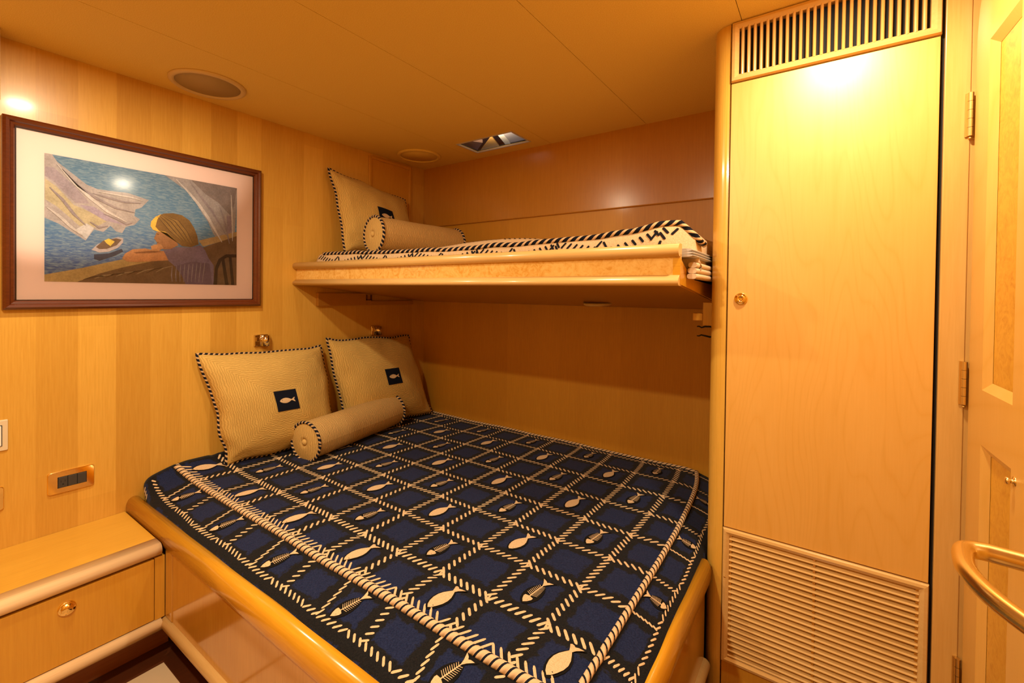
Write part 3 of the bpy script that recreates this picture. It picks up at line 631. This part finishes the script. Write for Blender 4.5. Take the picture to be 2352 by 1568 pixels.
def bedfish(s_, t2, ang, L, skel):
    if not skel:
        flat(place(grow(FISH, .15), s_, t2, ang, L*1.03), .0016, 2); flat(place(FISH, s_, t2, ang, L), .0030, 1)
        ex = place([(-.38, .05)], s_, t2, ang, L)[0]; stroke(ex[0], ex[1], 1, .2, .004, .0035, .0035, 2)
        return
    flat(place(grow(FISH, .15), s_, t2, ang, L*1.03), .0016, 2)
    head = [(-.5, 0), (-.42, .075), (-.32, .125), (-.26, .12), (-.24, .03), (-.24, -.03), (-.26, -.12), (-.32, -.125), (-.42, -.075)]
    flat(place(head, s_, t2, ang, L), .0030, 1)
    ex = place([(-.37, .04)], s_, t2, ang, L)[0]; stroke(ex[0], ex[1], 1, .2, .004, .0035, .0035, 2)
    flat(place([(-.25, .016), (.32, .013), (.32, -.013), (-.25, -.016)], s_, t2, ang, L), .0029, 1)
    flat(place([(.26, .012), (.36, .06), (.50, .16), (.47, .05), (.43, 0), (.47, -.05), (.50, -.16), (.36, -.06), (.26, -.012)], s_, t2, ang, L), .0030, 1)
    for q in range(9):
        x_ = -.19+q*.048; hl = .155*(1-(q/9.5)**2*.6)
        for sg in (1, -1):
            P = [(x_-.008, 0), (x_+.05-.006, sg*hl), (x_+.05+.006, sg*hl), (x_+.008, 0)]
            flat(place(P, s_, t2, ang, L), .0028, 1)
FISH_ANG = -PI/2+.16          # head towards the viewer, tail towards the back wall
for i in range(-8, 5):
    for j in range(-2, 7):
        s0, t0 = lat2st(i, j)
        for sd in range(2):      # 0: rope along s (to i+1), 1: rope along t (to j+1)
            A = (i+j) % 2 != 0
            d_ = (1, 1) if A else (1, -1)   # stitch diagonal in world x,y
            n_ = 8
            for q in range(n_):
                fr_ = (q+.5)/n_
                ps, pt = lat2st(i+fr_, j) if sd == 0 else lat2st(i, j+fr_)
                if not (.02 < ps < BX-.006 and .03 < pt < BT-.008): continue
                stroke(ps, pt, d_[0], -d_[1], random.uniform(.027, .032), .0074)
        # node: small cross
        if .03 < s0 < BX-.02 and .02 < t0 < BT-.01: stroke(s0, t0, 0, 1, .026, .006, .0026)
        if (i+j) % 2 != 0:
            cs, ct = lat2st(i+.5, j+.5)
            if .05 < cs < BX-.045 and .04 < ct < BT-.045: bedfish(cs, ct-(.014 if j == -2 else 0), FISH_ANG, .104, j % 2 != 0)
# boxing at the front: cross ropes, edge rope, skeletons
for q in range(int(1.78/.021)):
    s_ = .03+q*.021; par = int((s_-.10)/LP) % 2; stroke(s_, BT-.024, (.8 if par else -.8), 1, .036, .0066)
    par = int((s_-.10)/LP) % 2
    stroke(s_, BT+.118, 1, (.9 if par else -.9), .024, .0065)
for i in range(-7, 5):
    s0 = lat2st(i, -2)[0]
    for q in range(6):
        if .03 < s0 < 1.79: stroke(s0+.004*q, BT+.018+q*.0185, (1 if i % 2 else -.25), (-.75 if i % 2 else 1), .023, .0065)
    if i % 2 == 0 and .06 < s0+LP/2 < 1.75: bedfish(s0+LP/2-.01, BT+.062, -PI/2+.35, .098, True)
for q in range(3): stroke(.03+q*.02, BT+.165, 1, .9, .02, .006)
# boxing at the foot
for q in range(int(1.33/.021)):
    t2 = .03+q*.021; stroke(BX+.118, t2, (.7 if int(t2/LP) % 2 else -.7), 1, .024, .0065)
for j in range(-2, 7):
    t0 = lat2st(0, j)[1]
    for q in range(6):
        if .03 < t0 < 1.35: stroke(BX+.016+q*.0185, t0, (1 if j % 2 else 1), (-.9 if j % 2 else .3), .022, .0065)
    if j % 2 == 0 and .15 < t0 < 1.3: bedfish(BX+.066, t0-LP/2+.0, PI-.0, .098, True)
body = obj('cover', b, ['chenille', 'stitch', 'outline'], thm, recalc=False)
me = body.data
# front, foot and back welts
b = MB(); b.tube([S(a*BX/120, BT)+Vector((0, 0, .004)) for a in range(1, 121)], .0112, 12); obj('front_piping', b, 'rope_tan', thm)
b = MB(); b.tube([S(BX, a*BT/100)+Vector((0, 0, .004)) for a in range(1, 101)], .0085, 10); obj('foot_piping', b, 'rope_tan', thm)
b = MB(); b.tube([S(a*BX/120, .004)+Vector((0, -.006, .003)) for a in range(1, 121)], .006, 8); obj('back_piping', b, 'rope_tan', thm)

# ================================================================ PILLOWS
def pillow(lab, C, T, front, tl=.5, patch=(0, 0), pr=.125, fish_dir=1, grp='square fish pillows', uvs=.26, psz=.125, seed=0, bulge=(0, 0), backw=.35):
    """C: corners bl, br, tr, tl"""
    bl, br, tr, tlc = [Vector(c_) for c_ in C]; front = Vector(front).normalized()
    base = (bl+br)/2
    t_ = thing('throw_pillow', lab, 'pillow', (base.x, base.y, base.z), grp)
    def mid(u_, v_):
        ux = u_*(1-.055*(1-v_*v_)); vx = v_*(1-.055*(1-u_*u_)); a = (ux+1)/2; c_ = (vx+1)/2
        q_ = (bl*(1-a)+br*a)*(1-c_)+(tlc*(1-a)+tr*a)*c_; e_ = max(abs(u_), abs(v_))**4
        return q_+Vector((0, noise.noise(Vector((u_*1.9, v_*1.9, seed*2.3))), noise.noise(Vector((u_*1.9, v_*1.9, seed*5.1)))))*.016*e_*(1-(abs(u_)*abs(v_))**6)
    def P(u_, v_, sd):
        h = ((1-u_**2)**.55*(1-v_**2)**.55)**.85*T
        edge_ = (abs(u_)**6+abs(v_)**6)
        wr = .010*noise.noise(Vector((u_*7+seed, v_*2.5, seed*3.1)))*min(1, edge_)*(1 if abs(u_) > abs(v_) else .3)+.010*noise.noise(Vector((u_*2.5+seed, v_*7, seed*1.7)))*min(1, edge_)*(1 if abs(v_) > abs(u_) else .3)
        wr = wr*1.5+.010*noise.noise(Vector((u_*2.2, v_*2.2, seed+9.0)))
        if sd < 0: h *= backw; wr *= .3
        hh = min(1, (1-max(abs(u_), abs(v_)))*6)
        return mid(u_, v_)+front*((h+wr*hh)*sd)
    b = MB(); N = 56
    def G(a): return math.copysign(1-(1-abs(2*a-1))**1.25, 2*a-1)
    for sd in (1, -1):
        b.grid(N, N, lambda a, c_: P(G(a), G(c_), sd), True, lambda a, c_: (G(a)*uvs, G(c_)*uvs), flip=(sd < 0))
    bmesh.ops.remove_doubles(b.bm, verts=b.bm.verts, dist=.0004)
    obj('cushion', b, 'rib', t_)
    path = []
    n = 40
    for i in range(n): path.append(mid(-1+2*i/n, -1))
    for i in range(n): path.append(mid(1, -1+2*i/n))
    for i in range(n): path.append(mid(1-2*i/n, 1))
    for i in range(n): path.append(mid(-1, 1-2*i/n))
    b = MB(); b.tube(path, .0068, 10, closed=True); obj('piping', b, 'rope', t_)
    b = MB(); pu, pv = patch
    b.grid(14, 14, lambda a, c_: P(pu+psz*2*(a-.5)*1.9, pv+psz*2*(c_-.5)*1.9, 1)+front*.0022, True); pt_ = obj('patch', b, 'patchnavy', t_)
    b = MB()
    pp = [(pu+fish_dir*x_*psz*2.6, pv+y_*psz*2.6) for x_, y_ in FISH]
    b.face([b.bm.verts.new(P(a, c_, 1)+front*.0045) for a, c_ in pp]); fo = obj('fish', b, 'stitch', pt_)
    b = MB(); b.lathe([(0, .0008), (.0014, .0003), (.0016, -.001)], P(pu-fish_dir*.33*psz*2.6, pv+.016, 1)+front*.0050, front, 10); obj('eye', b, 'ink', fo)
    return t_
M['patchnavy'] = mat('navy_patch', (0.008, 0.010, 0.020), 0.9, spec=.1)
pillow('square beige ribbed pillow with navy fish patch, front one by the bed edge',
       [(.095, -1.235, -.752), (.14, -.725, -.762), (.035, -.765, -.285), (.030, -1.322, -.272)], .122, (.97, -.18, .13), seed=1, psz=.104, patch=(.04, .03))
pillow('square beige ribbed pillow with navy fish patch standing in the bed corner',
       [(.10, -.655, -.765), (.13, -.050, -.768), (.04, -.170, -.275), (.035, -.728, -.250)], .115, (.96, -.22, .12), seed=5, psz=.098, patch=(.10, .10))
pillow('square beige ribbed pillow with navy fish patch on the upper bunk',
       [(.13, -.690, .200), (.17, -.215, .205), (.055, -.225, .560), (.030, -.722, .640)], .105, (.96, -.22, .14), seed=9, psz=.118, patch=(.04, -.02))

def bolster(lab, A, B, R, grp='ribbed bolster pillows'):
    A, B = Vector(A), Vector(B); ax = (B-A).normalized(); L = (B-A).length
    up = Vector((0, 0, 1)); s_ = ax.cross(up).normalized(); u_ = s_.cross(ax)
    t_ = thing('bolster_pillow', lab, 'bolster', ((A.x+B.x)/2, (A.y+B.y)/2, min(A.z, B.z)-R), grp)
    def P(a, c_):
        x_ = a*L; an = c_*2*PI; rr = R*(1+.02*noise.noise(Vector((x_*9, math.cos(an)*1.5, math.sin(an)*1.5)))-.03*abs(2*a-1)**8)
        zz = math.sin(an); rr2 = rr*(1-.05*max(0, -zz))
        return A+ax*x_+(s_*math.cos(an)+u_*zz)*rr2
    b = MB(); b.grid(60, 48, P, True, lambda a, c_: (a*L, c_*2*PI*R)); obj('cushion', b, 'rib_roll', t_, recalc=True)
    for q, (c0, dr) in enumerate(((A, -ax), (B, ax))):
        b = MB(); N = 24
        def D(a, c_):
            rr = c_*R*.985; an = a*2*PI; dome = .012*(1-c_**2)-.020*math.exp(-(c_/.16)**2)
            return c0+(s_*math.cos(an)+u_*math.sin(an))*rr+dr*dome
        b.grid(48, N, D, True, lambda a, c_: (math.cos(a*2*PI)*c_*R, math.sin(a*2*PI)*c_*R)); bmesh.ops.remove_doubles(b.bm, verts=b.bm.verts, dist=.0003)
        ed = obj('end_cap', b, 'rib_end', t_)
        b = MB(); b.lathe([(0, .014), (.008, .0125), (.013, .008), (.0145, .002), (.012, -.006), (0, -.010)], c0+dr*.002, dr, 20); obj('button', b, 'rib_end', ed)
        b = MB(); b.tube([c0+(s_*math.cos(2*PI*i/64)+u_*math.sin(2*PI*i/64))*R*1.0 for i in range(64)], .0066, 10, closed=True); obj('piping', b, 'rope', t_)
bolster('beige ribbed bolster lying on the lower bed in front of two pillows', (.266, -.978, -.682), (.160, -.395, -.676), .088)
bolster('beige ribbed bolster lying on the upper bunk', (.395, -.715, .274), (.455, -.21, .268), .086)

# ================================================================ UPPER BUNK
t_ = thing('upper_bunk', 'wall-hung maple upper bunk with bird\'s-eye front rail', 'bunk', (.93, -.44, -.07))
rot = Matrix.Translation((0, -.88, 0)) @ Matrix.Rotation(math.atan2(.020, 1.858), 4, 'Z') @ Matrix.Translation((0, .88, 0))
X0, X1 = .001, 1.857
b = MB(); b.box(X0, X1, -.876, -.862, .045, .110); obj('front_panel', b, 'burl', t_, xf=rot)
b = MB(); pr = [(-.860, .104), (-.884, .104), (-.892, .108), (-.897, .117), (-.896, .128), (-.889, .136), (-.878, .139), (-.860, .139)]
b.prism(pr, X0, X1, 'x', True); obj('top_moulding', b, 'solid_x', t_, xf=rot)
b = MB(); pr = [(-.860, .054), (-.880, .054), (-.887, .048), (-.893, .044), (-.897, .037), (-.895, .029), (-.887, .025), (-.860, .025)]
b.prism(pr, X0, X1, 'x', True); obj('bottom_moulding', b, 'solid_x', t_, xf=rot)
b = MB(); b.prism([(-.868, .028), (-.868, .040), (-.004, -.048), (-.004, -.062)], .003, 1.850, 'x'); obj('bottom_panel', b, 'under', t_)
b = MB(); b.prism([(-.858, .029), (-.858, .100), (-.80, .075), (-.70, .045), (-.004, .02), (-.004, -.060)], 1.838, 1.858, 'x'); obj('end_panel', b, 'honey', t_)
b = MB(); zc = -.046; b.lathe([(0, -.012), (.055, -.012), (.062, -.008), (.064, 0), (0, 0)], (1.335, -.225, -.038), (0, -.101, 1), 32); obj('berth_light', b, 'rim', t_)
tb = thing('bunk_mattress', 'thin beige mattress with black dash pattern on the upper bunk', 'mattress', (.95, -.42, .05))
MX0, MX1 = .075, 1.868
def edgez(x):
    return interp([(.03, .180), (.12, .184), (.6, .172), (1.0, .166), (1.3, .171), (1.6, .177), (1.70, .186), (1.78, .202), (1.83, .208), (1.868, .172)], x)[0]
def yfr(x): return -.800-.0*x+.060*sm(1.77, 1.868, x)
def topz(x, y):
    d_ = (y-yfr(x)); c_ = sm(0, .12, d_)*sm(0, .1, -y)
    return edgez(x)+(.010+.034*math.exp(-((x-1.08)/.30)**2))*c_*(1-sm(1.6, 1.8, x))-.02*sm(1.80, MX1, x)*sm(.1, .3, d_)+.004*noise.noise(Vector((x*6, y*6, 0)))*c_
b = MB(); NX, NY = 110, 30
def BM(a, c_):
    x = MX0+(MX1-MX0)*a
    # c_: 0..0.25 front boxing (bottom to top), 0.25..1 top surface
    if c_ <= .25:
        q = c_/.25; z0 = .050; z1 = edgez(x); bul = .020*math.sin(PI*q)**.7*(1+.25*math.sin(x*9))
        return Vector((x, yfr(x)+.004-bul, z0+(z1-z0)*q))
    q = (c_-.25)/.75; y = yfr(x)*(1-q)-.006*q
    return Vector((x, y, topz(x, y)))
V = b.grid(NX, 48, BM, True)
# end caps and underside
def endcap(col_, xo):
    low = [b.bm.verts.new((v_.co.x+1.8*xo*math.sin(PI*min(1, max(0, (v_.co.z-.05)/.12))), v_.co.y, (.05+v_.co.z)/2)) for v_ in col_]
    low2 = [b.bm.verts.new((v_.co.x, v_.co.y, .05)) for v_ in col_]
    for A, B in ((col_, low), (low, low2)):
        for i in range(len(A)-1): b.face([A[i], A[i+1], B[i+1], B[i]], True)
endcap(V[NX], .012); endcap(V[0], -.012)
u1 = [b.bm.verts.new((v_.co.x, -.006, .05)) for v_ in (V[0][0], V[NX][0])]
b.face([V[0][0], V[NX][0], u1[1], u1[0]])
def bms(x, q, L, ang, wd=.0068):
    """a black woven dash on the front boxing, q = height fraction"""
    b.mi = 1; ca, sa = math.cos(ang), math.sin(ang); R_ = []
    for (u_, v_) in ((-.5, -.35), (-.5, .35), (-.35, .5), (.35, .5), (.5, .35), (.5, -.35), (.35, -.5), (-.35, -.5)):
        dx, dz = u_*L, v_*wd; xx = x+dx*ca-dz*sa; zz = dx*sa+dz*ca
        z0 = .050; z1 = edgez(xx); qq = min(.97, max(.02, q+zz/(z1-z0)))
        R_.append(b.bm.verts.new(BM((xx-MX0)/(MX1-MX0), qq*.25)+Vector((0, -.0018, 0))))
    b.face(R_)
x = .10; i_ = 0
while x < 1.84:
    ph = (x-.1)/.17; tri = abs((ph % 2)-1)     # zig-zag line of dashes
    up_ = (ph % 2) < 1
    hz = interp([(.1, 0), (.6, 0), (1.3, .0), (1.6, .0), (1.75, .0), (1.85, 0)], x)[0]
    bms(x, .62+.26*tri, .023, (.9 if up_ else -.9)); i_ += 1
    x += .0215
for x in (.25, .42, .59, .76, .93, 1.10, 1.27, 1.44, 1.61, 1.78):
    bms(x-.01, .80, .03, .9); bms(x+.012, .78, .026, -1.0); bms(x+.006, .62, .022, 1.3)
# dashes on top
def tdash(x, y, L, ang):
    b.mi = 1; ca, sa = math.cos(ang), math.sin(ang)
    b.face([b.bm.verts.new((x+u_*L*ca-v_*.006*sa, y+u_*L*sa+v_*.006*ca, topz(x+u_*L*ca, y+u_*L*sa)+.0015)) for u_, v_ in ((-.5, -.5), (-.5, .5), (.5, .5), (.5, -.5))])
for gx in range(10):
    for gy in range(4):
        for q in range(7):
            x = .14+gx*.17+q*.023; y = -.70+gy*.17
            if x < 1.82: tdash(x, y, .022, .8 if (gx+gy) % 2 else -.8)
            x = .14+gx*.17; y = -.70+gy*.17+q*.023
            if x < 1.82 and y < -.04: tdash(x, y, .022, .8 if (gx+gy) % 2 else -.8)
bmesh.ops.recalc_face_normals(b.bm, faces=b.bm.faces)
obj('cover', b, ['terry', 'ink'], tb, recalc=False)
b = MB(); pth = [BM(a/140, .25)+Vector((0, -.003+.003*noise.noise(Vector((a*.13, 2, 2))), .002+.006*noise.noise(Vector((a*.11, 0, 7))))) for a in range(3, 141)]
pth += [Vector((MX1+.006, yfr(MX1)+.02, edgez(MX1)-.012)), Vector((MX1+.009, yfr(MX1)+.07, edgez(MX1)-.02))]
b.tube(pth, .0085, 12); obj('front_piping', b, 'rope_big', tb)
# folded blankets wedged at the foot end
def roll(name, lab, x0, x1, y0, y1, z0, z1, mt, wv_):
    b = MB(); cx, cz = (x0+x1)/2, (z0+z1)/2
    t_ = thing('folded_blanket', lab, 'blanket', (cx, (y0+y1)/2, z0), 'blankets tucked under the upper mattress')
    for li in range(3):
        b = MB(); hz = (z1-z0)/3
        def F(a, c_, li=li):
            an = c_*2*PI; rx = (x1-x0)/2*(1-.05*li); zc_ = z0+hz*(li+.5)
            xx = cx+rx*math.copysign(abs(math.cos(an))**.55, math.cos(an)); zz = zc_+hz*.48*math.copysign(abs(math.sin(an))**.8, math.sin(an))
            yy = y0+(y1-y0)*a+.004*li
            return Vector((xx, yy, zz+wv_*math.sin(a*8)*.3))
        V = b.grid(10, 24, F, True)
        b.face(V[0][:-1]); b.face(V[-1][:-1][::-1]); obj('fold', b, mt, t_)
roll('folded_blanket', 'grey folded blanket tucked under the foot of the upper mattress', 1.80, 1.884, -.835, -.45, .104, .128, 'grey_cloth', .002)
roll('folded_blanket', 'beige folded blanket squeezed between bunk end and cupboard', 1.861, 1.886, -.800, -.40, .045, .092, 'beige_cloth', .002)

# wooden cleat under the bunk on the left wall
t_ = thing('support_cleat', 'long wooden cleat fixed to the left wall under the upper bunk', 'wall bracket', (0.0, -.44, -.08))
b = MB(); b.box(0.0, .022, -.770, -.470, -.080, -.012, .002); b.box(0.0, .022, -.440, -.115, -.080, -.056, .002); b.box(0, .022, -.47, -.44, -.080, -.052, .001); obj('board', b, 'under', t_)
b = MB(); b.box(.018, .026, -.474, -.436, -.052, -.046); b.box(.018, .026, -.474, -.468, -.052, -.020); b.box(.018, .026, -.442, -.436, -.052, -.020); obj('strike_plate', b, 'dark_wood', t_)
# bracket with two black hooks on the cupboard side
t_ = thing('hook_bracket', 'small wooden bracket with black hooks beside the tall cupboard', 'bracket', (1.86, -.47, -.14))
b = MB(); b.box(1.853, 1.886, -.560, -.520, -.098, -.022, .002); b.box(1.822, 1.853, -.560, -.530, -.083, -.058, .002); obj('block', b, 'panel', t_)
for z in (-.103, -.133):
    b = MB(); s2 = 1 if z > -.12 else -1
    b.tube([(1.888, -.54, z), (1.872, -.54, z+.002*s2), (1.856, -.54, z+.001), (1.846, -.54, z-.003*s2), (1.838, -.54, z+.001*s2), (1.832, -.54, z)], lambda a: .0034-.0016*a, 8); obj('hook', b, 'black', t_)

# ================================================================ TALL CUPBOARD
WY = -.648
t_ = thing('tall_cupboard', 'floor-to-ceiling maple cupboard with slatted vents above and below its door', 'cupboard', (2.16, -.33, FL))
b = MB()
b.prism([(1.938, WY)]+[(1.938+(p[0]-1.938), p[1]) for p in arc(1.938, WY+.052, .0505, -90, -180, 12)]+[(1.8875, -.003), (1.938, -.003)], FL+.0005, CEIL-.0005, 'z', False)
for fc in b.bm.faces: fc.smooth = False
obj('corner_column', b, 'column', t_)
b = MB(); b.box(1.940, 2.398, -.60, -.003, FL+.0005, CEIL-.0005); obj('carcass', b, 'black', t_)
b = MB(); b.box(1.9405, 2.3945, WY+.001, WY+.020, -.6875, .6235, .0015); dr = obj('door', b, 'door', t_)
b = MB(); b.lathe([(.0175, 0), (.0175, .003), (.0155, .006), (.0120, .004), (.0110, .008), (.0085, .010), (.0065, .006), (0, .005)], (1.976, WY+.001, -.009), (0, -1, 0), 30); obj('knob', b, 'brass', dr)
# upper vent
def bevframe(b, x0, x1, z0, z1, w_, y0, out_):
    O = [(x0, z0), (x1, z0), (x1, z1), (x0, z1)]; I = [(x0+w_, z0+w_), (x1-w_, z0+w_), (x1-w_, z1-w_), (x0+w_, z1-w_)]
    for i in range(4):
        j = (i+1) % 4; q = []
        for (P_, Q_) in ((O[i], I[i]), (O[j], I[j])):
            q.append([b.bm.verts.new((P_[0]+(Q_[0]-P_[0])*s_, y0+h, P_[1]+(Q_[1]-P_[1])*s_)) for s_, h in ((0, .012), (0, -.001), (.12, -out_*.8), (.5, -out_), (1, -.002), (1, .016))])
        for a in range(5): b.face([q[0][a], q[1][a], q[1][a+1], q[0][a+1]])
vt = thing  # keep helper name short below
b = MB(); bevframe(b, 1.9400, 2.3960, .627, CEIL-.001, .020, WY, .010); up_ = obj('upper_vent', b, 'solid_x', t_)
b = MB(); n_ = 26
for i in range(n_):
    x = 1.960+.0150*.6+i*(2.376-1.960-.010)/(n_-.35)
    b.prism([(x-.0040, WY+.012), (x-.0040, WY-.001)]+[(x+.0040*math.cos(a), WY-.001-.004*math.sin(a)) for a in (PI*.75, PI*.5, PI*.25)]+[(x+.0040, WY-.001), (x+.0040, WY+.012)], .645, .782, 'z')
obj('slats', b, 'solid', up_)
b = MB(); b.box(1.958, 2.378, WY+.016, WY+.018, .645, .782); obj('backing', b, 'black', up_)
# lower vent
b = MB(); bevframe(b, 1.9395, 2.3955, -1.088, -.6905, .018, WY, .007); lo_ = obj('lower_vent', b, 'solid_x', t_)
b = MB(); n_ = 23; zA, zB = -1.070, -.7085
for i in range(n_):
    z = zB-(i+.5)*(zB-zA)/n_
    b.prism([(WY+.013, z+.0065), (WY+.001, z+.0005), (WY-.0030, z-.0015), (WY-.0042, z-.0040), (WY-.0022, z-.0062), (WY+.001, z-.0058), (WY+.013, z+.0028)], 1.9575, 2.3775, 'x')
obj('slats', b, 'solid_x', lo_)
b = MB(); b.box(1.957, 2.378, WY+.014, WY+.016, zA, zB); obj('backing', b, 'dark_wood', lo_)
for xx in (1.9575, 2.163, 2.3715):
    b = MB(); b.box(xx, xx+.006, WY+.002, WY+.012, zA, zB)
    for i in range(n_):
        z = zB-(i+.5)*(zB-zA)/n_+.0075; b.box(xx, xx+.006, WY-.0005, WY+.004, z-.0035, z+.0035)
    obj('slat_spacer', b, 'panel', lo_)
for xx, zz in ((1.9475, -.835), (2.3875, -.93)):
    b = MB(); b.lathe([(0, .0018), (.003, .001), (.0033, 0)], (xx, WY-.0055, zz), (0, -1, 0), 12); obj('screw', b, 'brass_satin', lo_)
b = MB(); b.box(1.9405, 2.3945, WY+.001, WY+.02, FL+.001, -1.0895, .001); obj('base_panel', b, 'drawer', t_)
# jamb to the right of the cupboard
b = MB(); b.box(2.4025, 2.4475, WY-.0005, -.05, FL+.0005, CEIL-.0005, .0015); b.box(2.4475, XR, WY+.002, -.05, FL+.0005, CEIL-.0005); struct('trim_4', b, 'solid')
b = MB(); b.box(2.398, 2.4025, WY+.012, -.05, FL+.0005, CEIL-.0005); struct('trim_5', b, 'black')

# ================================================================ CABIN DOOR, standing open on the right
dx = .05067; DU = Vector((dx, -math.sqrt(1-dx*dx), 0)); DN = Vector((-DU.y*-1, 0, 0)); DN = Vector((-math.sqrt(1-dx*dx), -dx, 0)); H0 = Vector((2.4530, -.662, 0))
td = bpy.data.objects.new('door_1', None); COL.objects.link(td); td.location = Wd((2.4530, -.662, FL)); td['kind'] = 'structure'
def DPt(u_, z, h): return H0+DU*u_+DN*h+Vector((0, 0, z))
DW = .66; ZT = .745; ZB = -1.235
def dpoly(b, pts, h0, h1, smooth=False):
    A = [b.bm.verts.new(DPt(u_, z, h0)) for u_, z in pts]; B = [b.bm.verts.new(DPt(u_, z, h1)) for u_, z in pts]; n = len(pts)
    b.face(A); b.face(B[::-1])
    for i in range(n): b.face([A[i], B[i], B[(i+1) % n], A[(i+1) % n]], smooth)
cols = [(.085, .245), (.415, .575)]; rows = [(-.195, .550), (-1.10, -.312)]
b = MB()
# stiles and rails (leaf outline has rounded top corners)
top = [(.0, ZB), (.0, .60)]+[(.13-.13*math.cos(math.radians(a)), .60+.145*math.sin(math.radians(a))) for a in range(10, 91, 10)]
dpoly(b, [(0, ZB), (0, .55), (.004, .60), (.015, .650), (.035, .690), (.060, .717), (.085, .733), (.085, ZB)], -.034, 0)
dpoly(b, [(.245, ZB), (.245, .7345), (.415, .7345), (.415, ZB)], -.034, 0)
dpoly(b, [(DW, ZB), (.575, ZB), (.575, .733), (.600, .717), (.625, .690), (.645, .650), (.656, .60), (DW, .55)], -.034, 0)
for c0, c1 in cols:
    for z0, z1 in ((ZB, -1.10), (-.312, -.195), (.55, .7335)): dpoly(b, [(c0, z0), (c1, z0), (c1, z1), (c0, z1)], -.034, 0)
obj('leaf', b, 'door', td)
for c0, c1 in cols:
    for z0, z1 in rows:
        b = MB(); dpoly(b, [(c0, z0), (c1, z0), (c1, z1), (c0, z1)], -.026, -.012); obj('panel', b, 'burl_door', td)
        b = MB(); w_ = .018   # sloping bead round the panel
        O = [(c0, z0), (c1, z0), (c1, z1), (c0, z1)]; I = [(c0+w_, z0+w_), (c1-w_, z0+w_), (c1-w_, z1-w_), (c0+w_, z1-w_)]
        for i in range(4):
            j = (i+1) % 4; b.face([b.bm.verts.new(q) for q in (DPt(*O[i], 0), DPt(*O[j], 0), DPt(*I[j], -.0115), DPt(*I[i], -.0115))])
        obj('panel_bead', b, 'door', td)
for zc in (.424, -.196, -.890):
    b = MB(); hp = Vector((2.4465, WY-.007, 0))
    for q in range(5):
        z0 = zc+.050-q*.020-.0196; b.lathe([(0, 0), (.0055, 0), (.0055, .0192), (0, .0192)], hp+Vector((0, 0, z0)), (0, 0, 1), 14, False)
    b.box(2.438, 2.4465, WY-.004, WY-.0015, zc-.05, zc+.05)
    b.lathe([(0, 0), (.003, .001), (.0035, .004), (0, .005)], hp+Vector((0, 0, zc-.057)), (0, 0, 1), 10)
    obj('hinge', b, 'hinge', td)
# brass bow handle and small turn knob
b = MB(); hz = -.352
ctl = [DPt(.575, hz, .0), Vector((2.425, -1.228, hz)), Vector((2.392, -1.224, hz)), Vector((2.365, -1.222, hz)), Vector((2.347, -1.232, hz)), Vector((2.340, -1.262, hz)), Vector((2.338, -1.30, hz)), Vector((2.346, -1.345, hz)), Vector((2.362, -1.385, hz)), Vector((2.39, -1.43, hz)), Vector((2.43, -1.465, hz))]
def cr(P, n):
    out_ = []
    for i in range(len(P)-1):
        p0, p1, p2, p3 = P[max(0, i-1)], P[i], P[i+1], P[min(len(P)-1, i+2)]
        for q in range(n):
            t2 = q/n; out_.append(.5*((2*p1)+(-p0+p2)*t2+(2*p0-5*p1+4*p2-p3)*t2*t2+(-p0+3*p1-3*p2+p3)*t2**3))
    out_.append(P[-1]); return out_
b.tube(cr(ctl, 8), lambda a: .0125-.002*a, 16); obj('handle', b, 'brass_satin', td)
b = MB(); b.lathe([(0, .010), (.020, .010), (.026, .006), (.027, 0), (0, 0)], DPt(.575, hz, 0), DN, 28); obj('rosette', b, 'brass_satin', td)
b = MB(); b.lathe([(0, .013), (.006, .012), (.007, .008), (.004, .006), (.004, .002), (.009, .001), (.009, 0)], DPt(.262, -.330, 0), DN, 20); obj('turn_knob', b, 'brass_satin', td)
